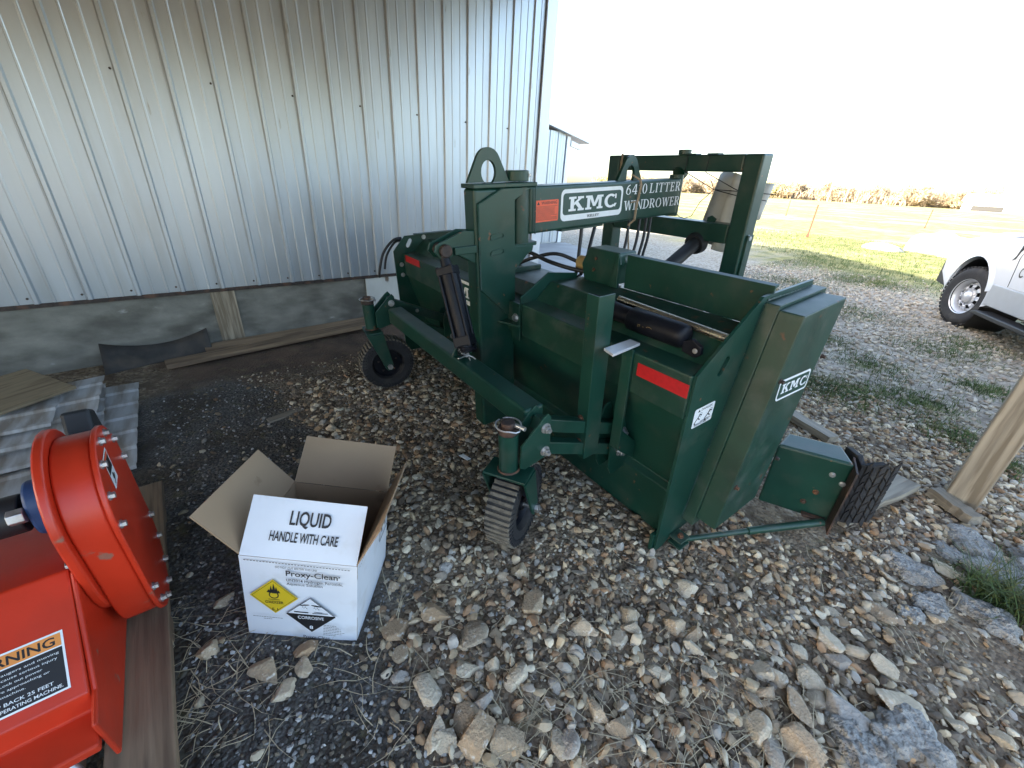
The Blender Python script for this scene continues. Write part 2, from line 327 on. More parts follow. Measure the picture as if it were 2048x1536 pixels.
def axis(lo, hi, c0, c1, fine, n):
    a = np.arange(c0, c1+1e-6, fine)
    l = c0-np.cumsum(fine*np.power((c0-lo)/fine, np.linspace(0, 1, n)))*1.0; l = c0-(c0-l)/(c0-l[-1])*(c0-lo)
    h = c1+np.cumsum(fine*np.power((hi-c1)/fine, np.linspace(0, 1, n))); h = c1+(h-c1)/(h[-1]-c1)*(hi-c1)
    return np.concatenate([l[::-1], a, h])
gx = axis(-900, 900, -5.0, 1.6, .045, 44); gy = axis(-300, 1500, -1.4, 6.4, .05, 50)
XX, YY = np.meshgrid(gx, gy); ZZ = gh(XX, YY); ny, nx = XX.shape
me = bpy.data.meshes.new('ground'); me.vertices.add(nx*ny)
me.vertices.foreach_set('co', np.stack([XX, YY, ZZ], -1).astype(np.float32).ravel())
ii = (np.arange(ny-1)[:, None]*nx+np.arange(nx-1)[None]).ravel(); q = np.stack([ii, ii+1, ii+nx+1, ii+nx], -1)
me.loops.add(q.size); me.loops.foreach_set('vertex_index', q.ravel().astype(np.int32)); me.polygons.add(len(q)); me.polygons.foreach_set('loop_start', (np.arange(len(q))*4).astype(np.int32))
me.update(); me.validate(); me.polygons.foreach_set('use_smooth', [True]*len(me.polygons))
dk = darkw(XX, YY); gr = grassw(XX, YY); dirt = np.clip(sstep(-3.0, -3.7, XX+.15*wob(XX, YY, 4))*sstep(-.5, .0, YY)*sstep(3, 2, YY)+.9*sstep(.42, .60, wob(XX+.4, YY, 2.1))*sstep(-.2, .3, XX)*sstep(3, 2.2, YY), 0, 1)
at = me.color_attributes.new('zone', 'FLOAT_COLOR', 'POINT'); at.data.foreach_set('color', np.stack([dk, gr, dirt, np.ones_like(dk)], -1).astype(np.float32).ravel())
gm = bpy.data.materials.new('ground'); gm.use_nodes = True; n = gm.node_tree; N = n.nodes; Lk = n.links.new; b = N['Principled BSDF']; b.inputs['Roughness'].default_value = .92
tc = N.new('ShaderNodeTexCoord'); za = N.new('ShaderNodeAttribute'); za.attribute_name = 'zone'; sp = N.new('ShaderNodeSeparateColor'); Lk(za.outputs['Color'], sp.inputs[0])
def G_noise(s, d=5):
    t = N.new('ShaderNodeTexNoise'); t.inputs['Scale'].default_value = s; t.inputs['Detail'].default_value = d; Lk(tc.outputs['Object'], t.inputs['Vector']); return t.outputs[0]
def G_vor(s, f='F1'):
    t = N.new('ShaderNodeTexVoronoi'); t.inputs['Scale'].default_value = s; t.feature = f; Lk(tc.outputs['Object'], t.inputs['Vector']); return t
def G_rng(s, a, c, lo=0, hi=1):
    r = N.new('ShaderNodeMapRange'); r.inputs[1].default_value = a; r.inputs[2].default_value = c; r.inputs[3].default_value = lo; r.inputs[4].default_value = hi; Lk(s, r.inputs[0]); return r.outputs[0]
def G_mix(f, a, c, bt='MIX'):
    x = N.new('ShaderNodeMix'); x.data_type = 'RGBA'; x.blend_type = bt
    for i, v in ((0, f), (6, a), (7, c)):
        if isinstance(v, (int, float)): x.inputs[i].default_value = v
        elif isinstance(v, tuple): x.inputs[i].default_value = (*v, 1)
        else: Lk(v, x.inputs[i])
    return x.outputs[2]
def G_ramp(s, cols):
    r = N.new('ShaderNodeValToRGB'); e = r.color_ramp.elements; e[0].color = (*cols[0], 1); e[1].color = (*cols[-1], 1)
    for k, c in enumerate(cols[1:-1]): el = e.new((k+1)/(len(cols)-1)); el.color = (*c, 1)
    Lk(s, r.inputs[0]); return r.outputs[0]
v1 = G_vor(55); v2 = G_vor(120); v3 = G_vor(24)
def vsel(v): s_ = N.new('ShaderNodeSeparateColor'); Lk(v.outputs['Color'], s_.inputs[0]); return s_.outputs[0]
soil = G_mix(G_rng(G_noise(6), .35, .65), (.11, .075, .048), (.21, .15, .098))
peb = G_ramp(vsel(v1), [(.12, .085, .055), (.28, .205, .135), (.42, .33, .22), (.19, .14, .095), (.52, .44, .33)])
tanc = G_mix(G_rng(G_noise(9), .40, .58), soil, peb)
far_ = G_ramp(vsel(v3), [(.18, .16, .13), (.38, .345, .28), (.48, .45, .385), (.26, .23, .18)])
sxyz = N.new('ShaderNodeSeparateXYZ'); Lk(tc.outputs['Object'], sxyz.inputs[0])
tanc = G_mix(G_rng(sxyz.outputs[1], 3.2, 5.5, 0, .8), tanc, far_)
darkc = G_mix(G_rng(G_noise(3.5), .4, .62), G_ramp(vsel(v2), [(.05, .047, .043), (.13, .122, .11), (.07, .064, .058), (.23, .22, .205), (.085, .077, .067)]), (.075, .06, .045))
dirtc = G_mix(G_rng(G_noise(4, 8), .38, .62), (.155, .098, .066), (.085, .058, .042))
grc = G_mix(G_rng(G_noise(1.7, 8), .40, .60), (.12, .135, .032), (.30, .27, .10))
grc = G_mix(G_rng(G_noise(.16, 9), .50, .66), grc, (.40, .37, .19))
c = G_mix(sp.outputs[2], tanc, dirtc); c = G_mix(sp.outputs[0], c, darkc)
gf = N.new('ShaderNodeMath'); gf.operation = 'MULTIPLY'; Lk(sp.outputs[1], gf.inputs[0]); gf.inputs[1].default_value = 1.25
gn = N.new('ShaderNodeMath'); gn.operation = 'ADD'; Lk(gf.outputs[0], gn.inputs[0]); Lk(G_rng(G_noise(14), .3, .7, -.35, .2), gn.inputs[1]); gn.use_clamp = True
c = G_mix(gn.outputs[0], c, grc); Lk(c, b.inputs['Base Color'])
bp = N.new('ShaderNodeBump'); bp.inputs['Strength'].default_value = .8; bp.inputs['Distance'].default_value = .014
mh = N.new('ShaderNodeMath'); mh.operation = 'ADD'; Lk(v1.outputs['Distance'], mh.inputs[0]); Lk(G_noise(70), mh.inputs[1]); Lk(mh.outputs[0], bp.inputs['Height']); bp.invert = True; Lk(bp.outputs[0], b.inputs['Normal'])
me.materials.append(gm); tag(link('ground', me), kind='structure')

# ------------------------------------------------------------------ the metal building, its canopy and the annex behind
def stain(mname, cy, cz, ry, rz, col):
    """an oily stain with an outline of its own on the foundation"""
    m = M[mname]; n = m.node_tree; N = n.nodes; b = N['Principled BSDF']; src = b.inputs['Base Color'].links[0].from_socket
    tc = N.new('ShaderNodeTexCoord'); mp = N.new('ShaderNodeMapping'); mp.inputs['Location'].default_value = (0, -cy/ry, -cz/rz); mp.inputs['Scale'].default_value = (0, 1/ry, 1/rz); n.links.new(tc.outputs['Object'], mp.inputs[0])
    ln = N.new('ShaderNodeVectorMath'); ln.operation = 'LENGTH'; n.links.new(mp.outputs[0], ln.inputs[0])
    no = N.new('ShaderNodeTexNoise'); no.inputs['Scale'].default_value = 9; no.inputs['Detail'].default_value = 7; n.links.new(tc.outputs['Object'], no.inputs['Vector'])
    ad = N.new('ShaderNodeMath'); ad.operation = 'MULTIPLY_ADD'; n.links.new(no.outputs[0], ad.inputs[0]); ad.inputs[1].default_value = 2.2; n.links.new(ln.outputs['Value'], ad.inputs[2])
    r = N.new('ShaderNodeMapRange'); r.inputs[1].default_value = 1.95; r.inputs[2].default_value = 1.75; n.links.new(ad.outputs[0], r.inputs[0])
    x = N.new('ShaderNodeMix'); x.data_type = 'RGBA'; n.links.new(r.outputs[0], x.inputs[0]); n.links.new(src, x.inputs[6]); x.inputs[7].default_value = (*col, 1); n.links.new(x.outputs[2], b.inputs['Base Color'])
stain('concrete', 1.30, .30, .38, .26, (.022, .02, .019))
RIB = .2795
def panel_mesh(ribs, z0, z1, flip=1, pitch=RIB):
    """ribbed sheet: strip of `ribs` pitches along y, facing +x, rib ridges proud"""
    prof = [(-.022, 0)]
    for k in range(ribs):
        a = k*pitch
        prof += [(a-.018, 0), (a-.008, .019), (a+.012, .019), (a+.022, 0)]
        for j in (1, 2): c_ = a+pitch*j/3; prof += [(c_-.009, 0), (c_-.004, .004), (c_+.004, .004), (c_+.009, 0)]
    prof.append((ribs*pitch-.024, 0))
    mb = MB(); v = [(h*flip, y, z) for z in (z0, z1) for y, h in prof]; k = len(prof)
    mb.add(v, [(i, i+1, k+i+1, k+i) for i in range(k-1)]); return mb.mesh('siding_panel')
bld = thing('metal_building', 'tall ribbed metal building wall on a stained concrete foundation behind the green machine', 'building', (-4.35, 3.93, 0))
pm = panel_mesh(3, .535, 4.4); pm.materials.append(M['sheet'])
y = -.005+13*RIB-3*RIB*1.0
k = 0
while y > -11:
    o = link('siding_panel', pm, None, bld); o.location = (.0005*(k % 2), y-3.93+.001, 0); y -= 3*RIB; k += 1
pm1 = panel_mesh(1, .535, 4.4); pm1.materials.append(M['sheet']); o = link('siding_panel', pm1, None, bld); o.location = (0, -.005+13*RIB-3.93, 0)
mb = MB()
for k in range(-36, 14):
    yy = k*RIB-.005-3.93
    mb.cyl((.0, yy-.035, .575), (.007, yy-.035, .575), .008, n=6)
    if k % 2 == 0: mb.cyl((0, yy-.03, 2.035), (.007, yy-.03, 2.035), .008, n=6)
tag(mb.build('screw', 'darkrust', bld), kind='stuff')
MB().prism([(.03, .0), (.03, -.155), (.006, -.155), (.006, -.02), (-.13, -.02), (-.13, .0)], 'z', .50, 4.4).build('corner_trim', 'trim', bld, bevel=.004)
MB().box((-.20, -15, .535), (-.012, -.03, 4.4)).build('wall_backing', 'concslab', bld)  # unseen solid block added behind the siding so no light leaks through
MB().box((-.21, -15, .505), (.004, -.02, .534)).build('base_flashing', 'darkrust', bld)
MB().box((-.24, -15, -.3), (-.028, -.02, .504)).build('foundation', 'concrete', bld, bevel=.01)
mb = MB().box((-.026, -3.755, .02), (-.012, -3.575, .503)); mb.build('foundation_board', 'wpost', bld, bevel=.003)
mb = MB().box((-.026, -2.395, .03), (-.010, -2.03, .50)); mb.build('painted_patch', 'whitepaint', bld, bevel=.003)
rake = [(.15, 3.62), (-9.65, 6.10), (-19.65, 3.6), (-19.65, 0), (0, 0), (0, 3.6)]
MB().prism([(-.21, 0), (-.21, 3.56), (-9.65, 5.98), (-19.5, 3.5), (-19.5, 0)], 'y', -.018, -.20).build('end_wall', 'sheet', bld)
MB().prism([(.25, 3.60), (-9.65, 6.10), (-19.65, 3.60), (-19.65, 3.52), (-9.65, 6.0), (.25, 3.5)], 'y', -15.2, .15).build('roof', 'trim', bld)
# canopy over the place where the machine stands
cy0, cy1 = -9, 3.92
MB().prism([(-4.33, 3.56), (.5, 2.72), (.5, 2.75), (-4.33, 3.59)], 'y', cy0, cy1).build('canopy_roof', 'sheet').name = 'canopy_roof'
can = bpy.data.objects['canopy_roof']; tag(can, 'ribbed metal canopy roof above the yard beside the building', 'roof')
for k, yy in enumerate((3.17, -1.55, -6.2)):
    p = thing('wooden_post', ('thick weathered square timber post standing in the gravel at right edge' if k == 0 else 'timber canopy post behind the viewer near the red implement' if k == 1 else 'rear timber canopy post farthest behind the viewer'), 'post', (.205, yy, 0), group='canopy posts')
    MB().box((-.068, -.068, -.2), (.068, .068, 2.58)).build('timber', 'wpost', p, bevel=.008)
tag(MB().box((.13, cy0, 2.58), (.28, cy1-.02, 2.74)).build('header_beam', 'wy'), 'long timber header beam carried by the canopy posts', 'beam')
# annex farther back
anx = thing('metal_annex', 'low pale metal annex with a sloping shed roof behind the tall wall corner', 'building', (-8.68, 8.65, 0))
am = panel_mesh(3, .06, 3.6); am.materials.append(M['sheet'])
hs = lambda y: 2.58+.185*(8.65-y)
y = 8.52-3*RIB; k = 0
while y > 3.6:
    o = link('siding_panel', panel_mesh(3, .06, hs(y+.45)), 'sheet', anx); o.location = (0, y-8.65, 0); y -= 3*RIB
MB().box((-.02, -.12, .04), (.024, .004, 2.6)).build('corner_trim', 'trim', anx, bevel=.003)
MB().prism([(-4.9, 0), (0, 0), (0, 2.55), (-4.9, hs(3.8)-.06)], 'x', -4, -.03).build('wall_backing', 'sheet', anx)
MB().prism([(.66, hs(9.31)+.03), (-4.7, hs(3.95)+.03), (-4.7, hs(3.95)+.15), (.66, hs(9.31)+.15)], 'x', -4.2, .12).build('roof', 'trim', anx, bevel=.004)
MB().prism([(.03, 2.39), (.42, 2.32), (.42, 2.44), (.03, 2.52)], 'x', -.05, .03).build('eave_bracket', 'trim', anx)
slab = MB().prism([(-8.66, 3.95), (-4.55, 3.95), (-5.0, 7.0), (-6.3, 8.15), (-8.66, 8.85)], 'z', -.1, .03).build('concrete_slab', 'concslab', bevel=.01); tag(slab, kind='structure')

# ------------------------------------------------------------------ things lying along the wall
def plank(name, label, p, q, wd, th, m='wx', z=0, roll=0, cat='plank', lift=0, group=None, parent=None, rough=0):
    """timber from p to q (points on the ground), origin at p, long axis x"""
    p = Vector((*p, 0)) if len(p) == 2 else Vector(p); q = Vector((*q, 0)) if len(q) == 2 else Vector(q)
    d = q-p; L_ = d.length; n_ = 8; mb = MB(); v = []; f = []
    for i in range(n_+1):
        t = i/n_; x = L_*t; e = rough*(random.random()-.5)
        if i in (0, n_): x += rough*(random.random()-.5)*2
        v += [(x, -wd/2+e, 0), (x+rough*random.random(), wd/2+e, 0), (x, wd/2+e, th+e*.3), (x+rough*random.random(), -wd/2+e, th+e*.3)]
    for i in range(n_):
        for k in range(4): a = i*4+k; b_ = i*4+(k+1) % 4; f.append((a, b_, b_+4, a+4))
    f += [(3, 2, 1, 0), tuple(n_*4+k for k in range(4))]
    mb.add(v, f); o = mb.build(name, m, parent, bevel=.003)
    o.location = p+Vector((0, 0, z)); o.rotation_euler = d.to_track_quat('X', 'Z').to_euler(); o.rotation_euler.x += roll
    if label: tag(o, label, cat, group)
    return o
plank('plank', 'long brown plank lying nearest along the foundation wall', (-4.06, -.25, .012), (-4.20, 1.55, .05), .13, .038, 'wx')
plank('plank', 'long reddish plank against the foundation wall behind the other plank', (-4.27, .03, .02), (-4.30, 1.75, .06), .10, .04, 'wx', roll=.3)
plank('wooden_stake', 'short flat wooden stake lying on the dark gravel behind the cardboard box', (-2.74, .23, .004), (-2.80, .49, .004), .05, .02, 'wgrey', rough=.008)
# curled rubber mat leaning on the wall
mb = MB(); v = []; nn = 16
for i in range(nn+1):
    t = i/nn; yy = -.62+.70*t; sag = .075*(2*t-1)**2
    xb = -4.17+.05*(2*t-1)**2-.10*t; zb = .004+.01*t
    xt = -4.345; zt = .115+sag+.015*t
    for s_ in range(5):
        u = s_/4; c_ = .03*math.sin(math.pi*u)
        v.append((xb+(xt-xb)*u+c_*.4, yy, zb+(zt-zb)*u-c_*.6))
mb.add(v, [(i*5+k, i*5+k+1, (i+1)*5+k+1, (i+1)*5+k) for i in range(nn) for k in range(4)])
o = mb.build('rubber_mat', 'mat_rubber', smooth=60); sm = o.modifiers.new('solid', 'SOLIDIFY'); sm.thickness = .012; sm.offset = 1
tag(o, 'curled black rubber mat propped against the concrete foundation', 'mat')
# stack of old roofing sheets
def roofsheet(w_, l_, label, loc, rz, tilt=0, curl=0, group='old roofing sheets in the stack'):
    prof = []; y = 0; k = 0
    while y < w_-.01:
        prof += [(y, 0), (y+.016, .012), (y+.045, .012), (y+.061, 0)]; y += .215; k += 1
    prof.append((w_, 0)); v = []; nn = 10
    for i in range(nn+1):
        x = l_*i/nn
        for (a, h) in prof: v.append((-x, a, h+curl*max(0, 1-i*1.6/nn)**2*(a/w_)+.004*math.sin(3*x+a*5)))
    k = len(prof); mb = MB(); mb.add(v, [(i*k+j, i*k+j+1, (i+1)*k+j+1, (i+1)*k+j) for i in range(nn) for j in range(k-1)])
    o = mb.build('roofing_sheet', 'oldsheet'); s_ = o.modifiers.new('solid', 'SOLIDIFY'); s_.thickness = .003
    o.location = loc; o.rotation_euler = (0, tilt, rz); return tag(o, label, 'roofing sheet', group)
roofsheet(1.24, 2.6, 'lowest pale roofing sheet of the stack, its end nearest the gravel', (-2.60, -.42, .012), R_(90))
roofsheet(.92, 2.5, 'bent roofing sheet lying over the lowest one', (-2.86, -.56, .040), R_(91.5), curl=.03)
roofsheet(.80, 2.4, 'brown stained roofing sheet with a curled corner beside the plywood', (-3.02, -.60, .070), R_(88.5), curl=.05)
roofsheet(.62, 2.2, 'topmost roofing sheet of the stack under the plywood piece', (-3.18, -.78, .10), R_(90.5))
mb = MB().box((0, 0, 0), (.55, .40, .019)); o = mb.build('plywood_piece', 'ply', bevel=.002); o.location = (-3.86, -1.32, .135); o.rotation_euler = (R_(2), R_(1), R_(31))
tag(o, 'thick offcut of plywood lying on top of the roofing sheets', 'plywood')
# pallet boards under the red implement
pal = thing('wooden_pallet', 'grey weathered timber pallet under the red implement', 'pallet', (-1.2, -.6, 0))
for y0, y1, x0, x1 in ((-.445, -.30, -2.25, -.62), (-.62, -.49, -2.2, -.55), (-.80, -.67, -2.2, -.55), (-.98, -.85, -2.2, -.55)):
    b_ = plank('deck_board', None, (x0+1.2, (y0+y1)/2+.6, 0), (x1+1.2, (y0+y1)/2+.6, 0), y1-y0, .035, 'wx', z=.075, parent=pal, rough=.004)
for x in (-2.1, -1.42, -.72):
    MB().box((x+1.2-.045, -1.0+.6, -.005), (x+1.2+.045, -.31+.6, .0745)).build('runner', 'wx', pal, bevel=.004)

# ------------------------------------------------------------------ red-orange implement (left edge)
imp = thing('rotary_tiller', 'bright red-orange tractor implement with bolted chain case standing on the pallet', 'implement', (-1.4, -.45, .11))
IO = Vector((-1.4, -.45, .11))
class MBo(MB):
    def add(s, v, f): return super().add([Vector(p)-IO for p in v], f)
def stad(c0, c1, r, n=14):
    a = math.atan2(c1[1]-c0[1], c1[0]-c0[0]); pts = []
    pts += [(c1[0]+r*math.cos(a-math.pi/2+math.pi*i/n), c1[1]+r*math.sin(a-math.pi/2+math.pi*i/n)) for i in range(n+1)]
    pts += [(c0[0]+r*math.cos(a+math.pi/2+math.pi*i/n), c0[1]+r*math.sin(a+math.pi/2+math.pi*i/n)) for i in range(n+1)]
    return pts
c0, c1 = (-1.495, .335), (-1.478, .605)
MBo().prism(stad(c0, c1, .188), 'y', -.3825, -.302).build('chain_case', 'red', imp, smooth=40, bevel=.006)
cov = MBo().prism(stad(c0, c1, .198), 'y', -.3015, -.288).build('case_cover', 'red', imp, smooth=40, bevel=.004)
for i, p in enumerate(stad(c0, c1, .172, 6)):
    b_ = MB(); q_ = Vector((p[0], -.288, p[1]))-IO; b_.cyl(q_, q_+Vector((0, .004, 0)), .013, n=14); b_.cyl(q_, q_+Vector((0, .013, 0)), .0095, n=6); b_.build('bolt', 'steel', cov, smooth=40)
pr = Print(Vector((-1.415, -.288, .64))-IO, (-1, 0, 0), (0, 0, 1)); pr.poly('decal', rc(0, 0, .075, .105)); pr.poly('ink', rc(.006, .045, .069, .099)); pr.poly('orange', rc(.006, .086, .069, .097))
pr.poly('ink', circ(.036, .028, .011, n=10)); pr.line('ink', .02, .008, .055, .026, .006); pr.build(cov, 'warning_sticker', 'decal', 'print')
MBo().prism(stad((-1.49, .45), (-1.475, .610), .214), 'y', -.405, -.383).build('case_flange', 'red', imp, smooth=40, bevel=.006)
# hood: side plate, sloping cover, front lip
side = [(-1.62, .12), (-1.62, .46), (-1.30, .50), (-1.07, .305), (-.985, .285), (-1.0, .12)]
MBo().prism(side, 'y', -.4175, -.4055).build('side_plate', 'red', imp, bevel=.006)
hood = [(-1.62, .44), (-1.62, .47), (-1.31, .505), (-1.062, .312), (-1.062, .25), (-.972, .232), (-.972, .205), (-1.09, .228), (-1.09, .298), (-1.315, .472)]
hd = MBo().prism(hood, 'y', -2.1, -.418).build('hood_cover', 'red', imp, bevel=.005)
sx = Vector((0, 1, 0)); sd = (Vector((-1.31, 0, .505))-Vector((-1.062, 0, .312))); sl_ = sd.length; sdn = sd.normalized()
pr = Print(Vector((-1.062, -.700, .312))-IO+sdn*.03, sx, sdn); pr.k = .76
pr.poly('decal', rc(0, 0, .335, .185)); pr.poly('ink', rc(.115, .006, .329, .135)); pr.poly('labelorange', rc(.006, .139, .329, .179)); pr.text('ink', 'WARNING', .10, .145, .315, .173, .02)
for i, t in enumerate(('Exposed augers and moving', 'parts can cause serious injury', 'or death. Lock out power', 'unit before approaching or', 'servicing machine.')): pr.text('decal', t, .13, .115-i*.0155, .13+(.19, .185, .15, .165, .11)[i], .124-i*.0155)
pr.text('decal', 'KEEP BACK 25 FEET', .15, .030, .30, .040, .01); pr.text('decal', 'FROM OPERATING MACHINE.', .13, .013, .32, .023, .01)
pr.poly('ink', circ(.055, .10, .022, n=14)); pr.line('ink', .03, .03, .08, .08, .012); pr.line('ink', .02, .12, .095, .05, .008)
pr.build(hd, 'warning_sticker', 'decal', 'print')
MBo().box((-1.60, -2.1, .12), (-1.25, -.43, .43)).build('rotor_housing', 'rust', imp)
MBo().cyl((-1.50, -2.0, .60), (-1.50, -.42, .60), .032, n=20).build('drive_shaft', 'plastic', imp, smooth=40)
MBo().cyl((-1.50, -.60, .60), (-1.50, -.49, .60), .055, n=20).build('shaft_collar', 'plastic', imp, smooth=40, bevel=.004)
MBo().prism(stad((-1.50, .585), (-1.50, .625), .062), 'y', -.475, -.4055).build('bearing_block', 'blue', imp, smooth=40, bevel=.008)
for p, r in (((-1.445, -.476, .625), .022), ((-1.33, -.405, .50), .016)):
    q_ = Vector(p)-IO; MB().cyl(q_, q_+Vector((0, -.032 if r > .02 else -.02, 0)), r, n=6).build('nut', 'steel', imp, bevel=.002)
MBo().prism([(-1.68, .15), (-1.80, .20), (-1.86, .5), (-1.80, .74), (-1.74, .77), (-1.66, .66)], 'y', -.40, -.33).build('rear_guard', 'plastic', imp, bevel=.01)
mb = MBo(); mb.tube([(-1.03, -.50, .135), (-1.00, -.48, .10), (-.97, -.455, .113)], .012)
mb.build('skid_pin', 'steel', imp, smooth=50)
MBo().cyl((-1.0075, -.60, .232), (-.98, -.60, .222), .011, n=12).build('hole_shade_disc', 'ink', imp)  # solid black disc, its colour stands for the shade inside a hole

# ------------------------------------------------------------------ cardboard box
bo = Vector((-1.263, -.103, .0)); U = Vector((.610, .786, -.0975)).normalized(); V = Vector((-.792, .608, -.054)); V = (V-V.dot(U)*U).normalized(); Zb = U.cross(V)
bmx = Matrix(((U.x, V.x, Zb.x, bo.x), (U.y, V.y, Zb.y, bo.y), (U.z, V.z, Zb.z, bo.z+.004), (0, 0, 0, 1)))
bx = thing('cardboard_box', 'open white cardboard carton with hazard diamonds standing on dark gravel', 'box', mw=bmx)
W_, D_, H_, t_ = .379, .387, .369, .0045
def cardpanel(name, a, b_, c_, d_, outm, n):
    """corrugated board: white printed outside, brown inside; a..d corners of the outer face, n outward"""
    a, b_, c_, d_, n = map(Vector, (a, b_, c_, d_, n)); n = n.normalized(); k = 6; mb = MB(); P = []
    for i in range(k+1):
        for j in range(k+1):
            u, v_ = i/k, j/k; p = (a*(1-u)+b_*u)*(1-v_)+(d_*(1-u)+c_*u)*v_
            P.append(p+n*.0022*math.sin(3.1*u+1.7*v_+n.x*5)*math.sin(math.pi*u)*math.sin(math.pi*v_))
    q_ = [(i*(k+1)+j, (i+1)*(k+1)+j, (i+1)*(k+1)+j+1, i*(k+1)+j+1) for i in range(k) for j in range(k)]
    m_ = (k+1)**2; mb.add(P+[p-n*t_ for p in P], q_+[tuple(m_+i for i in reversed(f)) for f in q_])
    per = [i*(k+1) for i in range(k+1)]+[k*(k+1)+j for j in range(1, k+1)]+[i*(k+1)+k for i in range(k-1, -1, -1)]+[j for j in range(k-1, 0, -1)]
    mb.f += [(per[i], per[(i+1) % len(per)], m_+per[(i+1) % len(per)], m_+per[i]) for i in range(len(per))]
    me = bpy.data.meshes.new(name); me.from_pydata(mb.v, [], mb.f); me.materials.append(M[outm]); me.materials.append(M['card'])
    for p in me.polygons:
        p.use_smooth = False; p.material_index = 0 if p.index < len(q_) else 1
    return link(name, me, None, bx)
fr_ = cardpanel('front_panel', (0, 0, 0), (W_, 0, 0), (W_, 0, H_), (0, 0, H_), 'cardwhite', (0, -1, 0))
rt_ = cardpanel('side_panel', (W_, .0001, 0), (W_, D_, 0), (W_, D_, H_), (W_, .0001, H_), 'cardwhite', (1, 0, 0))
cardpanel('back_panel', (W_-.005, D_, 0), (.005, D_, 0), (.005, D_, H_), (W_-.005, D_, H_), 'cardwhite', (0, 1, 0))
cardpanel('side_panel', (0, D_, 0), (0, .005, 0), (0, .005, H_), (0, D_, H_), 'cardwhite', (-1, 0, 0))
MB().box((.006, .006, .002), (W_-.006, D_-.006, .006)).build('bottom_panel', 'card', bx)
def flap(name, h0, h1, out, ang, ln):
    h0, h1, out = Vector(h0), Vector(h1), Vector(out); e = ln*(math.cos(R_(ang))*out+math.sin(R_(ang))*Vector((0, 0, 1)))
    n = (h1-h0).cross(e); return cardpanel(name, h0, h1, h1+e, h0+e, 'cardwhite', n), h0, (h1-h0).normalized(), e/ln
ff, fo, fX, fY = flap('front_flap', (.002, 0, H_+.002), (W_-.002, 0, H_+.002), (0, -1, 0), 126, .19)
flap('back_flap', (W_-.002, D_, H_+.002), (.002, D_, H_+.002), (0, 1, 0), 48, .19)
flap('left_flap', (0, D_-.002, H_+.002), (0, .002, H_+.002), (-1, 0, 0), 45, .19)
flap('right_flap', (W_, .002, H_+.002), (W_, D_-.002, H_+.002), (1, 0, 0), 66, .18)
pr = Print(fo, fX, fY); pr.h = .004
pr.text('ink', 'LIQUID', .135, .098, .268, .153, .018); pr.text('ink', 'HANDLE WITH CARE', .082, .053, .302, .085, .018); pr.build(ff, 'lettering', 'ink')
pr = Print((0, 0, 0), (1, 0, 0), (0, 0, 1)); pr.h = .004
for i in range(34): pr.poly('ink', rc(.017+i*.0101, H_-.0135, .017+i*.0101+.0066, H_-.0105))
pr.text('ink', 'DO NOT CUT BELOW THIS LINE', .118, H_-.031, .252, H_-.022, .004)
pr.text('ink', 'Proxy-Clean', .150, H_-.070, .318, H_-.038, .012); pr.poly('ink', circ(.323, H_-.047, .003, n=8))
pr.text('ink', 'UN2014 Hydrogen Peroxide,', .150, H_-.090, .335, H_-.074, .006); pr.text('ink', 'Aqueous Solution', .150, H_-.106, .268, H_-.091, .006)
dia = lambda cx, cy, r: [(cx, cy-r), (cx+r, cy), (cx, cy+r), (cx-r, cy)]
def diaring(p, m, cx, cy, r, t): p.ring(m, dia(cx, cy, r), dia(cx, cy, r-t))
yc = (.105, .205)
pr.poly('yellow', dia(*yc, .080)); diaring(pr, 'ink', *yc, .0735, .0022)
pr.ring('ink', circ(yc[0], yc[1]+.008, .0165, n=20), circ(yc[0], yc[1]+.008, .0125, n=20))
for a, h in ((-.016, .018), (-.008, .036), (.001, .048), (.009, .032), (.016, .016)): pr.poly('ink', [(yc[0]+a-.007, yc[1]+.016+abs(a)*.2), (yc[0]+a+.007, yc[1]+.016+abs(a)*.2), (yc[0]+a+.001, yc[1]+.016+h)])
pr.poly('ink', rc(yc[0]-.019, yc[1]-.0135, yc[0]+.019, yc[1]-.011)); pr.text('ink', 'OXIDIZER', yc[0]-.030, yc[1]-.032, yc[0]+.030, yc[1]-.019, .012); pr.text('ink', '5.1', yc[0]-.010, yc[1]-.066, yc[0]+.010, yc[1]-.053, .01)
kc = (.225, .130)
pr.poly('ink', dia(*kc, .084)); pr.poly('cardwhite', [(kc[0]-.078, kc[1]+.004), (kc[0]+.078, kc[1]+.004), (kc[0], kc[1]+.0815)])
for x, a in ((-.020, .15), (.020, -.15)):
    c_ = (kc[0]+x, kc[1]+.049); pr.poly('ink', [(c_[0]+math.cos(t)*.018*math.cos(a)-math.sin(t)*.0032*math.sin(a), c_[1]+math.cos(t)*.018*math.sin(a)+math.sin(t)*.0032*math.cos(a)) for t in (2*math.pi*i/12 for i in range(12))])
    for k, (dx, dy) in enumerate(((-.008, -.012), (-.002, -.016), (.004, -.012), (.009, -.018))): pr.line('ink', c_[0]+dx, c_[1]+dy, c_[0]+dx*.7, c_[1]+dy+.006, .0016)
pr.poly('ink', rc(kc[0]-.056, kc[1]+.012, kc[0]-.008, kc[1]+.017)); pr.line('ink', kc[0]+.006, kc[1]+.012, kc[0]+.058, kc[1]+.016, .003); pr.line('ink', kc[0]+.012, kc[1]+.020, kc[0]+.040, kc[1]+.019, .002)
pr.text('cardwhite', 'CORROSIVE', kc[0]-.044, kc[1]-.018, kc[0]+.044, kc[1]-.003, .012); pr.text('cardwhite', '8', kc[0]-.006, kc[1]-.066, kc[0]+.006, kc[1]-.049, .015)
def fine(p, x0, y0, x1, h):
    """a line of print too small to read: a broken dark rule"""
    x = x0
    while x < x1: e = min(x1, x+random.uniform(.004, .010)); p.poly('ink', rc(x, y0, e, y0+h)); x = e+.0016
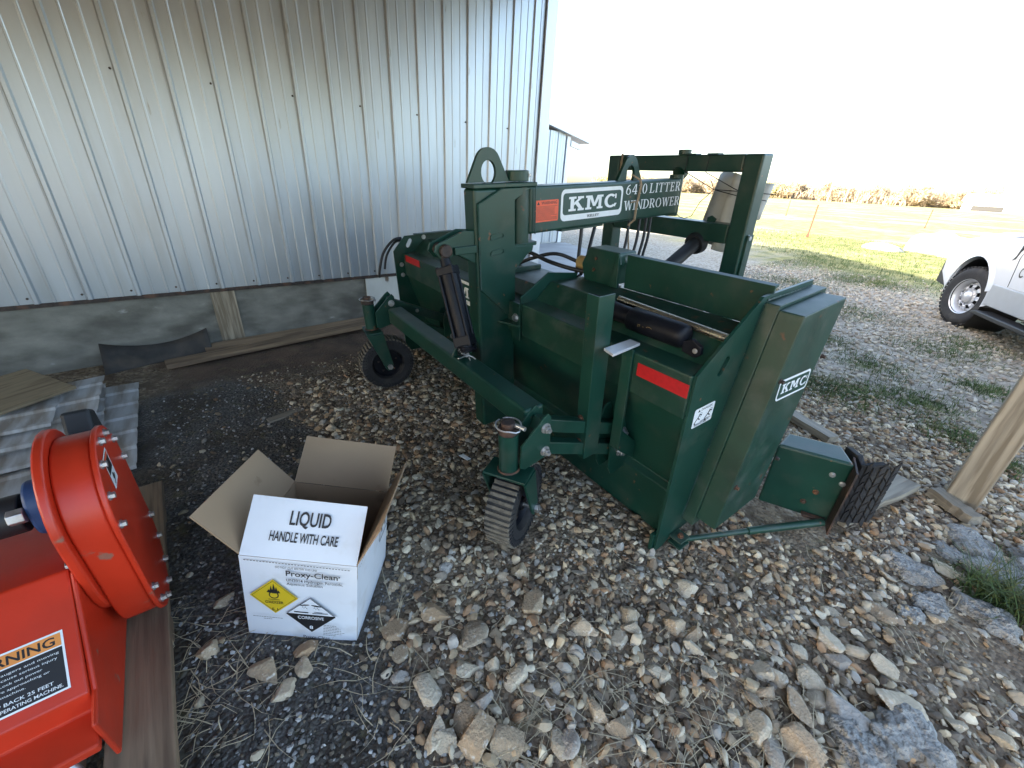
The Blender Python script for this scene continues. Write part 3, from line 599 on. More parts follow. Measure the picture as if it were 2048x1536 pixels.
fine(pr, .030, .107, .130, .0022); fine(pr, .066, .100, .094, .0022)
for i, wd in enumerate((.044, .052, .06, .062, .075, .066, .045)): fine(pr, .268, .090-i*.0068, .268+wd, .0020)
pr.text('ink', 'Proxy-Clean', .200, .024, .292, .042, .008); pr.text('ink', 'is a registered Trademark', .300, .024, .360, .031)
pr.build(fr_, 'lettering', 'ink', 'hazard_print')
pr = Print((W_, 0, 0), (0, 1, 0), (0, 0, 1)); pr.h = .004
pr.ring('ink', rc(.26, .22, .375, .335), rc(.265, .225, .37, .33))
for x in (.29, .335): pr.poly('ink', rc(x-.006, .25, x+.006, .29)); pr.poly('ink', [(x-.016, .288), (x+.016, .288), (x, .318)])
for i in range(20): pr.poly('ink', rc(.01+i*.012, H_-.0135, .01+i*.012+.007, H_-.0105))
pr.build(rt_, 'lettering', 'ink')

# ------------------------------------------------------------------ green litter windrower (local frame: x along the machine, y to its back, z up)
yaw, th = R_(-3.67), R_(4.0)
ux = Vector((math.cos(yaw), math.sin(yaw), 0)); yh = Vector((-math.sin(yaw), math.cos(yaw), 0)); zw = Vector((0, 0, 1))
uy = math.cos(th)*yh+math.sin(th)*zw; uz = math.cos(th)*zw-math.sin(th)*yh
WM = Matrix(((ux.x, uy.x, uz.x, -.621), (ux.y, uy.y, uz.y, 1.426), (ux.z, uy.z, uz.z, .02), (0, 0, 0, 1)))
wr = thing('litter_windrower', 'large dark green farm windrower on two caster wheels beside the metal building', 'farm machine', mw=WM)
GB = .004
# end plates
slot = lambda cx, cy, l, r, a, n=6: [(cx+l*s_*math.cos(a)+r*math.cos(a+t), cy+l*s_*math.sin(a)+r*math.sin(a+t)) for s_, t in [(1, -math.pi/2+math.pi*i/n) for i in range(n+1)]+[(-1, math.pi/2+math.pi*i/n) for i in range(n+1)]]
ep = MB().holed([(.0, -.02), (.014, .885), (.349, 1.122), (.745, 1.129), (.745, 1.0), (.56, .13), (.17, .06), (.05, -.02)], slot(.183, .881, .026, .017, R_(57)), 'x', -.008, .004).build('end_plate', 'green', wr, bevel=.002)
pr = Print((.004, .057, .641), (0, 1, 0), (0, 0, 1)); pr.poly('decal', rrect(0, 0, .133, .088, .008)); pr.text('ink', 'DANGER', .045, .070, .118, .081, .015); pr.poly('ink', [(.022, .069), (.038, .069), (.030, .082)])
for dx, s_ in ((.0, 1), (.066, -1)):
    for q_ in ((.012, .022, .03, .040), (.03, .040, .046, .030), (.03, .040, .040, .056), (.012, .022, .020, .012), (.040, .056, .052, .050)): pr.line('ink', dx+q_[0], q_[1], dx+q_[2], q_[3], .005)
    pr.ring('ink', circ(dx+.044, .055, .010, n=10), circ(dx+.044, .055, .0088, n=10))
for i in range(3): pr.line('ink', .012 if i else .05, .020-i*.006, .12-.012*i, .020-i*.006, .0022)
pr.build(ep, 'danger_sticker', 'decal', 'print')
MB().box((-.028, -.012, -.022), (-.009, .09, .075)).build('foot', 'green', wr, bevel=.002)
fe = MB().holed([(-.08, .0), (-.08, .907), (.032, 1.023), (.47, 1.026), (.52, .6), (.48, .0)], slot(.064, .962, .022, .018, R_(57)), 'x', -2.805, -2.790).build('end_plate', 'green', wr, bevel=.002)
MB().box((-2.80, .11, 1.0265), (-2.74, .47, 1.036)).build('top_lip', 'greenworn', wr, bevel=.002)
for y, z in ((-.025, .794), (-.025, .707), (.20, 1.0)): hexbolt((-2.790, y, z), (1, 0, 0), .013, .01, wr)
# hood sections and lower front panel
hp = [(0, .70), (0, .885), (.10, .893), (.205, .98), (.44, .975), (.44, .70)]
hn = MB().prism(hp, 'x', -1.063, -.0085).build('hood', 'greenworn', wr, bevel=.006)
hf = MB().prism(hp, 'x', -2.789, -1.45).build('hood', 'greenworn', wr, bevel=.006)
MB().prism([(.004, .70), (.004, .872), (.125, .874), (.16, .95), (.44, .95), (.44, .70)], 'x', -1.449, -1.0765).build('center_deck', 'greenworn', wr, bevel=.004)
MB().prism([(0, .845), (0, .922), (.19, 1.03), (.40, .998), (.40, .9)], 'x', -1.076, -1.064).build('hood_gusset', 'green', wr, bevel=.002)
MB().prism([(.012, .699), (.135, .27), (.105, .243), (.105, -.02), (.16, -.02), (.30, .0), (.43, .3), (.43, .699)], 'x', -2.788, -.009).build('front_panel', 'green', wr, bevel=.005)
MB().box((-.02, .09, -.018), (.0, .09, .0)) 
for x0, x1, z0, z1, h_ in ((-.246, -.010, .793, .850, hn), (-2.735, -2.45, .827, .880, hf)):
    MB().box((x0, -.0025, z0), (x1, .004, z1)).build('reflector', 'reflector', h_)
def badge(pr, x0, y0, x1, y1, rim=.1, kelley=True):
    h = y1-y0; t = rim*h; bt = t*1.9 if kelley else t
    pr.poly('decalgreen', rrect(x0, y0, x1, y1, .19*h)); pr.ring('decal', rrect(x0, y0, x1, y1, .19*h), rrect(x0+t, y0+bt, x1-t, y1-t*1.25, .12*h))
    pr.glyphs('decal', 'KMC', x0+.115*(x1-x0), y0+.30*h, x1-.105*(x1-x0), y1-.245*h, SLAB, .10)
    if kelley: pr.text('ink', 'KELLEY', x0+.41*(x1-x0), y0+.05*h, x0+.60*(x1-x0), y0+.14*h, .01)
pr = Print((-1.98, 0, .72), (1, 0, 0), (0, 0, 1)); badge(pr, 0, 0, .50, .156); pr.build(hf, 'maker_badge', 'decal', 'badge_print')
# rear board, drive housing, hydraulic cylinder on the hood
MB().prism([(.442, .974), (.442, 1.145), (.474, 1.149), (.474, 1.138), (.452, 1.135), (.452, .974)], 'x', -.745, -.0085).build('rear_board', 'green', wr, bevel=.002)
dh = MB().prism([(-1.0, .951), (-1.035, 1.06), (-.985, 1.155), (-.762, 1.155), (-.747, 1.10), (-.80, .977)], 'y', .40, .53).build('drive_housing', 'green', wr, bevel=.008)
MB().prism([(-.80, .978), (-.762, 1.15), (-.752, 1.15), (-.746, .978)], 'y', .385, .3995).build('housing_gusset', 'green', wr, bevel=.002)
for x, z in ((-.92, 1.105), (-.93, 1.045)): hexbolt((x, .40, z), (0, -1, 0), .009, .006, dh, 'bolt', 'rust', False)
MB().cyl((-1.10, .45, 1.05), (-1.02, .45, 1.05), .038, n=24).build('shaft_stub', 'tan', wr, smooth=40, bevel=.006)
MB().cyl((-.56, .205, 1.0), (-.0085, .178, .992), .017, n=20).build('piston_rod', 'chrome', wr, smooth=40)
cc = MB().cyl((-.66, .137, .972), (-.41, .130, .968), .040, n=24).build('cylinder_barrel', 'black', wr, smooth=40, bevel=.004)
cp = MB().lathe([(-.41, .0), (-.41, .046), (-.405, .050), (-.30, .051), (-.165, .050), (-.145, .046), (-.135, .036), (-.133, 0)], (0, .126, .966), (1, 0, 0), 32).build('motor_cap', 'black', wr, smooth=50)
MB().prism([(-.136, .955), (-.10, .975), (-.058, .955), (-.055, .925), (-.075, .905), (-.136, .915)], 'y', .105, .125).build('cap_lug', 'black', wr, bevel=.004); hexbolt((-.078, .105, .935), (0, -1, 0), .007, .005, wr)
pr = Print((-.335, .0765, .960), (1, .02, 0), (0, -.12, .99)); pr.text('tan', 'IT.', 0, 0, .016, .013); pr.text('tan', 'IT.', .098, 0, .114, .013)
pr.ring('tan', circ(.057, .005, .016, .011, 16), circ(.057, .005, .0145, .0095, 16))
for x in (.028, .050, .064, .086): pr.ring('tan', circ(x, .005, .005, .0035, 10), circ(x, .005, .0036, .0022, 10))
pr.build(cp, 'cap_print', 'tan')
# boxes and decals on the near end
box1 = MB().prism([(.168, .093), (.367, 1.099), (.746, 1.109), (.56, .093)], 'x', .0042, .060).build('end_box', 'greenworn', wr, bevel=.003)
box2 = MB().prism([(.184, .136), (.363, 1.084), (.706, 1.095), (.517, .145)], 'x', .0602, .150).build('end_cover', 'greenworn', wr, bevel=.004)
mb = MB()
for i in range(190): z = .11+i*.0052; y = .168+(z-.093)*.1978-.003+random.uniform(-.0015, .0015); r = random.uniform(.002, .0042); mb.cyl((.0042, y-r*.5, z), (.0042+r*.7, y, z+.002), r*1.3, r*.6, n=6)
for i in range(70): y = .38+i*.0052; r = random.uniform(.002, .0042); mb.cyl((.006, y, 1.1035+.00001*i), (.006, y, 1.1085+r*.5), r*1.3, r*.6, n=6)
tag(mb.build('weld_bead', 'greenworn', wr, smooth=60), kind='stuff')
pr = Print((.150, .352, .736), (0, 1, -.07), (0, -.08, 1)); badge(pr, 0, 0, .268, .096, .09, False); pr.build(box2, 'maker_badge', 'decal', 'badge_print')
for y, z in ((.341, .834), (.675, .851), (.262, .346), (.597, .351)): hexbolt((.150, y-.004, z), (1, 0, 0), .008, .012, box2, 'bolt', 'darkrust')
# wing, flange, tie rod, rubber flap cut from a tyre
wpts = [(.11, .69), (.385, .815), (.29, .93), (.09, .835)]
wg = MB().prism(wpts, 'z', .0, .362).build('side_wing', 'green', wr, bevel=.012, seg=3)
wd_ = Vector((.275, .125, 0)).normalized(); wn_ = Vector((wd_.y, -wd_.x, 0))
for s_, z in ((.80, .28), (.70, .16), (.96, .245), (.60, .085)): p = Vector((.11, .69, z))+wd_*.302*s_; hexbolt(p, wn_, .009, .008, wg, 'bolt', 'rust' if z < .2 else 'steel')
fl_ = Matrix.Translation((.390, .812, 0)) @ Matrix.Rotation(R_(24.4), 4, 'Z')
MB().box((-.002, -.055, -.022), (.006, .085, .355), fl_).build('wing_flange', 'darkrust', wr, bevel=.001)
MB().prism([(.30, .735), (.385, .775), (.375, .80), (.285, .758)], 'z', .02, .034).build('rod_bracket', 'darkrust', wr, bevel=.002)
MB().box((.005, .09, -.012), (.072, .16, -.001)).build('rod_bracket', 'greenworn', wr, bevel=.002); MB().box((.006, .09, .024), (.07, .16, .034)).build('rod_bracket', 'greenworn', wr, bevel=.002)
hexbolt((.042, .125, .034), (0, 0, 1), .010, .012, wr, 'bolt', 'rust')
tr = MB().cyl((.042, .125, .012), (.20, .44, .016), .013, n=16); tr.cyl((.196, .432, .016), (.375, .775, .022), .0185, n=16); tr.build('tie_rod', 'greenworn', wr, smooth=40)
# tyre-tread flap: curved thick strip with herringbone blocks
ft = [(.30, .955), (.36, .90), (.395, .87), (.43, .885), (.47, .93), (.50, .985)]
mb = MB(); v = []
for i, (x, y) in enumerate(ft):
    d = Vector((ft[min(i+1, 5)][0]-ft[max(i-1, 0)][0], ft[min(i+1, 5)][1]-ft[max(i-1, 0)][1])).normalized(); nn = Vector((d.y, -d.x))
    zb = -.015+.02*(i/5); zt = .355+.012*math.sin(i*2.1)-.05*(i == 5)
    for s_, z in ((0, zb), (.028, zb), (.028, zt), (0, zt)): v.append((x-nn.x*s_, y-nn.y*s_, z))
mb.add(v, [(i*4+k, i*4+(k+1) % 4, i*4+4+(k+1) % 4, i*4+4+k) for i in range(5) for k in range(4)]+[(3, 2, 1, 0), (20, 21, 22, 23)])
fp = mb.build('tyre_flap', 'rubber', wr, bevel=.004)
mb = MB()
for i in range(2, 5):
    (x0, y0), (x1, y1) = ft[i], ft[i+1]; d = Vector((x1-x0, y1-y0, 0)); nn = Vector((d.y, -d.x, 0)).normalized()
    for k in range(6):
        for h in (0, 1):
            a = Vector((x0, y0, .01+.058*k))+d*(.06+.5*h); b_ = a+d*.38+Vector((0, 0, .032 if h else -.032)); up = Vector((0, 0, .048))
            mb.add([a, b_, b_+up, a+up]+[p+nn*.008 for p in (a, b_, b_+up, a+up)], [(3, 2, 1, 0), (4, 5, 6, 7), (0, 1, 5, 4), (1, 2, 6, 5), (2, 3, 7, 6), (3, 0, 4, 7)])
tag(mb.build('tread_block', 'rubber', fp, bevel=.002), kind='stuff')
# mast
MB().box((-1.31, -.19, .075), (-1.2005, .052, 1.454)).build('mast', 'green', wr, bevel=.016, seg=4)
mp_ = [(-.03, 1.452), (-.172, 1.385), (-.172, .955), (-.012, .795), (.018, .79), (.045, .83), (.047, 1.036), (.132, 1.115), (.165, 1.13), (.172, 1.158), (.052, 1.166), (.045, 1.18), (.045, 1.395), (.160, 1.452)]
for xa, xb in ((-1.200, -1.188), (-1.322, -1.3105)): MB().prism(mp_, 'x', xa, xb).build('mast_cheek', 'green', wr, bevel=.003)
MB().box((-1.318, -.196, 1.4545), (-1.188, .190, 1.475)).build('mast_cap', 'green', wr, bevel=.004)
MB().prism([(-1.32, .05), (-1.19, .05), (-1.19, .19), (-1.21, .21), (-1.30, .21), (-1.32, .19)], 'z', 1.1575, 1.1745).build('hinge_plate', 'green', wr, bevel=.003)
for z in (1.226, 1.146):
    mb = MB(); a = slot(-.068, z, .028, .016, R_(8)); b_ = slot(-.068, z, .028, .010, R_(8)); n_ = len(a)
    mb.add([(x_, p[0], p[1]) for x_ in (-1.1875, -1.183) for p in a+b_], [(i, (i+1) % n_, (i+1) % n_+2*n_, i+2*n_) for i in range(n_)]+[(2*n_+i, 2*n_+(i+1) % n_, 3*n_+(i+1) % n_, 3*n_+i) for i in range(n_)]+[(n_+i, n_+(i+1) % n_, 3*n_+(i+1) % n_, 3*n_+i) for i in range(n_)])
    mb.build('slot_weld', 'green', wr, smooth=50)
mb = MB()
for i in range(110): z = .96+i*.0039; mb.cyl((-1.1935, -.173+random.uniform(-.0015, .0015), z), (-1.1885, -.176, z+.002), .0055, .0025, n=6)
for i in range(44): t = i/43; mb.cyl((-1.1935, -.172+.142*t, 1.385+.067*t), (-1.1875, -.172+.142*t, 1.388+.067*t), .0055, .0025, n=6)
for i in range(60): mb.cyl((-1.188, .178, 1.22+i*.0039), (-1.185, .180, 1.222+i*.0039), .005, .0025, n=6)
tag(mb.build('weld_bead', 'green', wr, smooth=60), kind='stuff')
def lug(x, yc, z0, z1, w_, hr, par, mx=None, t=.02, name='lifting_lug'):
    r = w_*.29; top = [(yc+r*math.cos(R_(a)), z1-r+r*math.sin(R_(a))) for a in range(25, 156, 13)]
    zc = z1-r*1.35
    return MB().holed([(yc-w_/2, z0), (yc+w_/2, z0)]+top, circ(yc, zc-.012, hr, hr*1.25, 20), 'x', x-t/2, x+t/2, mx).build(name, 'green', par, bevel=.002)
lug(-1.25, -.077, 1.4792, 1.632, .245, .043, wr)
hp_ = MB().cyl((-1.240, .108, 1.175), (-1.240, .108, 1.452), .054, n=28).build('hinge_tube', 'greenworn', wr, smooth=40)
pc = MB().cyl((-1.255, .105, 1.4795), (-1.255, .105, 1.530), .062, n=28).build('hinge_pin', 'green', wr, smooth=40, bevel=.004); hexbolt((-1.210, .148, 1.508), (.72, .69, 0), .009, .006, pc, 'bolt', 'decal', False)
# cylinder ears, strut and lift cylinder
for xa in (-1.225, -1.30): MB().prism([(-.1905, 1.262), (-.25, 1.268), (-.405, 1.215), (-.418, 1.18), (-.39, 1.145), (-.355, 1.135), (-.30, 1.16), (-.1905, 1.10)], 'x', xa, xa+.014).build('cylinder_ear', 'green', wr, bevel=.003)
MB().box((-1.21, -.315, 1.158), (-1.19, -.191, 1.195)).build('ear_strut', 'green', wr, bevel=.003)
MB().cyl((-1.33, -.362, 1.183), (-1.185, -.362, 1.183), .032, n=24).build('clevis_pin', 'darkrust', wr, smooth=40, bevel=.006)
ct, cb = Vector((-1.235, -.362, 1.183)), Vector((-1.03, -.365, .705)); ax = (cb-ct).normalized()
MB().cyl(ct, ct+ax*.13, .026, n=16).build('cylinder_rod', 'black', wr, smooth=40)
cyb = MB().cyl(ct+ax*.11, ct+ax*.46, .044, n=24).build('lift_cylinder', 'black', wr, smooth=40)
sa = ax.orthogonal().normalized(); sb = ax.cross(sa); rot = Matrix((sa, sb, ax)).transposed().to_4x4(); rot.translation = ct
for d0, d1 in ((.085, .125), (.435, .485)): MB().box((-.046, -.046, d0), (.046, .046, d1), rot).build('end_cap', 'black', cyb, bevel=.004)
for a in (-.037, .037):
    for b_ in (-.037, .037): MB().cyl(rot @ Vector((a, b_, .08)), rot @ Vector((a, b_, .49)), .008, n=10).build('tie_bar', 'black', cyb, smooth=40)
mb = MB(); 
for k in range(5): mb.tube([rot @ Vector((.050*math.cos(t), .050*math.sin(t), .495+.006*k+.010*math.sin(2*t+k))) for t in (2*math.pi*i/20 for i in range(21))], .0028, 5)
tag(mb.build('binding_wire', 'black', cyb, smooth=50), kind='stuff')
MB().cyl(ct+ax*.48, cb, .034, n=16).build('cylinder_foot', 'black', wr, smooth=40)
pn = MB().cyl((-.998, -.385, .705), (-1.09, -.385, .705), .013, n=16); pn.tube([(-.996, -.385, .705), (-.99, -.36, .69), (-.985, -.34, .67), (-.985, -.345, .645), (-.985, -.365, .648), (-.992, -.378, .69)], .0032, 6); pn.tube([(-.996, -.385, .705), (-.99, -.43, .70), (-.985, -.442, .705)], .0032, 6); pn.tube([(-.996, -.385, .705), (-.99, -.42, .725)], .0032, 6)
pn.build('linch_pin', 'steel', wr, smooth=50)
MB().prism([(-.43, .6755), (-.34, .6755), (-.35, .73), (-.39, .745)], 'x', -1.095, -1.08).build('cylinder_lug', 'green', wr, bevel=.002)
# bracket between mast and near hood
bb = MB().box((-1.135, -.012, .672), (-1.064, -.002, .885)).build('hinge_bracket', 'green', wr, bevel=.002); hexbolt((-1.098, -.012, .80), (0, -1, 0), .017, .014, bb)
MB().prism([(-1.199, -.07), (-1.199, .035), (-1.064, -.013), (-1.064, -.017)], 'z', .752, .764).build('bracket_gusset', 'green', wr, bevel=.002)
# cross tube and the two caster assemblies
MB().box((-2.055, -.43, .570), (-.4345, -.33, .675)).build('cross_tube', 'green', wr, bevel=.012, seg=3)
def caster(cx, dz, steer, side):
    """one caster: x of its centre, height offset, steering angle of the wheel"""
    for x0, x1 in ((cx-.05, cx-.04), (cx+.03, cx+.04)):
        MB().prism([(y, z+dz) for y, z in ((-.36, .665), (-.375, .685), (-.40, .670), (-.505, .575), (-.512, .47), (-.49, .455), (-.385, .475), (-.36, .51))], 'x', x0, x1).build('caster_plate', 'green', wr, bevel=.002)
    for z in (.622, .508):
        b_ = hexbolt((cx+.0402, -.388, z+dz), (1, 0, 0), .016, .016, wr, stud=.014)
    pv = Vector((cx-.012, -.535, 0)); lz = .445+dz
    cs = MB().cyl((pv.x, pv.y, lz+.005), (pv.x, pv.y, lz+.185), .040, n=24).build('pivot_tube', 'green', wr, smooth=40)
    MB().lathe([(0, .043), (.004, .048), (.010, .043)], (pv.x, pv.y, lz+.002), (0, 0, 1), 24).build('weld_ring', 'rust', cs, smooth=60)
    sp_ = MB().cyl((pv.x, pv.y, lz+.186), (pv.x, pv.y, lz+.212), .041, n=24); sp_.cyl((pv.x, pv.y, lz+.21), (pv.x, pv.y, lz+.235), .028, n=20); sp_.build('pivot_pin', 'darkrust', cs, smooth=40, bevel=.003)
    mb = MB(); mb.tube([(pv.x+.052*math.cos(R_(a))*(1 if abs(a) > 20 else 1.25), pv.y+.050*math.sin(R_(a)), lz+.222) for a in range(-170, 171, 20)], .0035, 6); mb.cyl((pv.x+.02, pv.y+.02, lz+.222), (pv.x+.065, pv.y+.035, lz+.222), .009, n=10); mb.build('snap_ring', 'steel', cs, smooth=50)
    fx = Matrix.Translation((pv.x, pv.y, 0)) @ Matrix.Rotation(steer, 4, 'Z')     # fork frame: x = axle, y = trailing
    fz = lz-.002; fk = MB().box((-.095, -.055, fz-.012), (.095, .055, fz), fx).build('fork_top', 'green', wr, bevel=.003)
    trail = .065; r = .197; gz = .012+ (dz*.55 if dz else 0); az = gz+r
    for s_ in (-1, 1):
        MB().prism([(-.055, fz-.0125), (.055, fz-.0125), (trail+.028, az+.01), (trail+.02, az-.028), (trail-.015, az-.032), (trail-.03, az-.01)], 'x', s_*.0945-.0055, s_*.0945+.0055, fx).build('fork_side', 'green', fk, bevel=.002)
    c_ = fx @ Vector((0, trail, az)); axl = (fx.to_3x3() @ Vector((1, 0, 0)))
    wh = thing('wheel', None, None); wh.parent = wr; wh.location = (0, 0, 0)
    wd = .058
    MB().lathe([(-wd, r*.60), (-wd, r*.80), (-wd*1.03, r*.88), (-wd*.92, r*.955), (wd*.92, r*.955), (wd*1.03, r*.88), (wd, r*.80), (wd, r*.60), (wd*.7, r*.55), (-wd*.7, r*.55)], c_, axl, 48, True).build('tyre', 'rubber', wh, smooth=45)
    mb = MB(); up = Vector((0, 0, 1)); e2 = axl.cross(up); nb = 46
    for i in range(nb):
        t = 2*math.pi*i/nb; e = math.cos(t)*e2+math.sin(t)*up; tg = -math.sin(t)*e2+math.cos(t)*up; hw = math.pi*r/nb*.62
        for s_, cc_ in ((-1, 0), (1, 0)): pass
        P_ = []
        for rr in (r*.945, r*1.0):
            for u_, q_ in ((-wd*.99, -hw), (wd*.99, -hw), (wd*.99, hw), (-wd*.99, hw)): P_.append(c_+e*rr+axl*u_*(1 if rr < r else .97)+tg*q_*(1 if rr < r else .85))
        mb.add(P_, [(3, 2, 1, 0), (4, 5, 6, 7), (0, 1, 5, 4), (1, 2, 6, 5), (2, 3, 7, 6), (3, 0, 4, 7)])
    tag(mb.build('tread_bars', 'tread', wh, bevel=.0015), kind='stuff')
    mb = MB()
    for i in range(nb):
        t = 2*math.pi*(i+.5)/nb; e = math.cos(t)*e2+math.sin(t)*up; tg = -math.sin(t)*e2+math.cos(t)*up
        for s_ in (-1, 1):
            a = c_+e*r*.80+axl*wd*s_; b_ = c_+e*r*.95+axl*wd*.95*s_
            mb.add([a-tg*.003, a+tg*.003, b_+tg*.004, b_-tg*.004]+[p+axl*s_*.006 for p in (a-tg*.003, a+tg*.003, b_+tg*.004, b_-tg*.004)], [(4, 5, 6, 7), (0, 1, 5, 4), (1, 2, 6, 5), (2, 3, 7, 6), (3, 0, 4, 7)])
    tag(mb.build('sidewall_ribs', 'rubber', wh), kind='stuff')
    MB().lathe([(-wd*.75, .0), (-wd*.75, .03), (-wd*.3, .035), (-wd*.25, r*.5), (-wd*.6, r*.56), (-wd*.7, r*.60), (wd*.7, r*.60), (wd*.6, r*.56), (wd*.25, r*.5), (wd*.3, .035), (wd*.75, .03), (wd*.75, 0)], c_, axl, 32).build('rim', 'black', wh, smooth=40)
    for k in range(5):
        t = 2*math.pi*k/5+.3; e = math.cos(t)*e2+math.sin(t)*up; hexbolt(c_+e*.068+axl*wd*.29, axl, .008, .006, wh, 'bolt', 'darkrust', False)
    mb = MB(); mb.cyl(c_-axl*.108, c_+axl*.108, .011, n=12); mb.cyl(c_+axl*.1005, c_+axl*.116, .020, n=6); mb.build('axle_bolt', 'steel', wh, smooth=40)
    return c_
caster(-.39, 0, R_(31), 1)
caster(-2.13, .075, R_(-6), -1)
def linkage(cx, dz, bx_, angle=True):
    """pair of parallel arms from the caster plates down to the bracket on the front panel"""
    for z0, z1 in ((.622, .446), (.508, .326)):
        a = Vector((cx-.005, -.388, z0+dz)); b_ = Vector((bx_, .060, z1+(.03 if dz else 0))); d = b_-a; L_ = d.length
        mx = d.to_track_quat('Y', 'Z').to_matrix().to_4x4(); mx.translation = a
        MB().box((-.024, -.02, -.030), (.024, L_+.02, .030), mx).build('link_arm', 'green', wr, bevel=.004)
        hexbolt(b_+Vector((.046, 0, 0)), (1, 0, 0), .0165, .016, wr, stud=.012)
    for x0 in (bx_-.046, bx_+.034):
        MB().prism([(.135, .22), (.02, .20), (-.005, .25), (-.008, .50), (.01, .56), (.05, .575), (.10, .54)], 'x', x0, x0+.011).build('link_bracket', 'green', wr, bevel=.003)
    if not angle:
        hexbolt((cx+.02, -.20, .545+dz*.8), (1, 0, 0), .014, .01, wr)
linkage(-.39, 0, -.365)
linkage(-2.13, .075, -2.12, False)
MB().prism([(.10, .30), (-.02, .40), (-.016, .69), (-.016, .899), (-.004, .899), (-.004, .5), (.10, .40)], 'x', -.322, -.268).build('strap', 'green', wr, bevel=.003)
MB().prism([(-.335, -.115), (-.270, -.13), (-.285, .045), (-.34, .045)], 'z', .8995, .911).build('strap_top', 'trim', wr, bevel=.002)
ai = MB().prism([(-.41, -.158), (-.345, -.158), (-.345, -.070), (-.353, -.070), (-.353, -.150), (-.41, -.150)], 'z', .36, 1.124).build('angle_iron', 'green', wr, bevel=.002)
for z in (.565, .438): b_ = hexbolt((-.385, -.158, z), (0, -1, 0), .012, .006, ai, 'bolt', 'rust')
# boom with lettering
bd = Vector((-.13, 1.44, 0)).normalized(); bn_ = Vector((bd.y, -bd.x, 0)); B0 = Vector((-1.2, .18, 0))
bmx_ = Matrix(((bd.x, -bn_.x, 0, B0.x), (bd.y, -bn_.y, 0, B0.y), (0, 0, 1, 0), (0, 0, 0, 1)))       # x along the boom, y away from the lettered face
boom = MB().box((-.03, 0, 1.216), (1.44, .13, 1.456), bmx_).build('boom', 'green', wr, bevel=.014, seg=3)
pr = Print(B0, bd, (0, 0, 1)); pr.poly('orange', rrect(.004, 1.273, .184, 1.384, .008)); pr.text('ink', 'WARNING', .052, 1.362, .172, 1.377, .012); pr.poly('ink', [(.020, 1.361), (.040, 1.361), (.030, 1.378)])
for i in range(13): pr.line('ink', .014, 1.352-i*.0057, .174-random.choice((0, 0, .02, .05)), 1.352-i*.0057, .0013)
pr.build(boom, 'warning_sticker', 'orange', 'print')
pr = Print(B0, bd, (0, 0, 1)); badge(pr, .203, 1.263, .764, 1.431); pr.build(boom, 'maker_badge', 'decal', 'badge_print')
pr = Print(B0, bd, (0, 0, 1)); pr.glyphs('decal', '6410', .792, 1.377, 1.015, 1.436, SERIF); pr.build(boom, 'model_number', 'decal')
pr = Print(B0, bd, (0, 0, 1)); pr.glyphs('decal', 'LITTER', 1.052, 1.377, 1.424, 1.436, SERIF); pr.build(boom, 'model_word', 'decal')
pr = Print(B0, bd, (0, 0, 1)); pr.glyphs('decal', 'WINDROWER', .786, 1.282, 1.434, 1.341, SERIF, .05); pr.build(boom, 'model_word', 'decal')
lm_ = bmx_ @ Matrix.Rotation(R_(-90), 4, 'Z')
o = lug(0, 0, 1.4562, 1.60, .255, .045, wr, bmx_ @ Matrix.Translation((.888, .06, 0)) @ Matrix.Rotation(R_(-90), 4, 'Z'))
he = bmx_ @ Vector((1.475, .065, 0))
MB().cyl((he.x, he.y, 1.20), (he.x, he.y, 1.478), .050, n=24).build('hinge_tube', 'green', wr, smooth=40)
MB().box((.24, .02, 1.203), (.62, .11, 1.2155), bmx_).build('hose_clamp_plate', 'greenworn', wr, bevel=.002)
# hitch frame
FY = 1.66
MB().box((-2.11, FY, .12), (-1.99, FY+.12, 1.610)).build('frame_post', 'green', wr, bevel=.012, seg=3)
MB().box((-.928, FY, .12), (-.805, FY+.12, 1.606)).build('frame_post', 'green', wr, bevel=.012, seg=3)
MB().box((-1.9895, FY+.004, 1.500), (-.9285, FY+.116, 1.606)).build('frame_top', 'green', wr, bevel=.012, seg=3)
MB().box((-1.9895, FY+.004, 1.050), (-.9285, FY+.116, 1.178)).build('frame_bar', 'green', wr, bevel=.012, seg=3)
MB().box((-1.9895, FY+.004, .16), (-.9285, FY+.116, .28)).build('frame_bar', 'green', wr, bevel=.012, seg=3)
MB().cyl((-1.41, FY+.05, 1.6065), (-1.41, FY+.05, 1.640), .046, n=24).build('frame_pin', 'green', wr, smooth=40, bevel=.003)
MB().cyl((-1.41, FY+.02, 1.479), (-1.41, FY+.05, 1.4995), .052, n=24).build('frame_bushing', 'green', wr, smooth=40)
for x in (-1.95, -1.34, -1.17): MB().box((x-.04, FY+.02, 1.6062), (x+.04, FY+.09, 1.614)).build('rest_pad', 'greenworn', wr, bevel=.002)
MB().prism([(-1.13, 1.1785), (-1.07, 1.1785), (-1.06, 1.20), (-1.10, 1.22), (-1.13, 1.205)], 'y', FY+.05, FY+.06).build('latch_tab', 'green', wr)
hexbolt((-.805, FY+.06, 1.10), (1, 0, 0), .016, .014, wr); MB().box((-.8045, FY+.03, .3), (-.79, FY+.10, 1.12)).build('post_strip', 'greenworn', wr, bevel=.002)
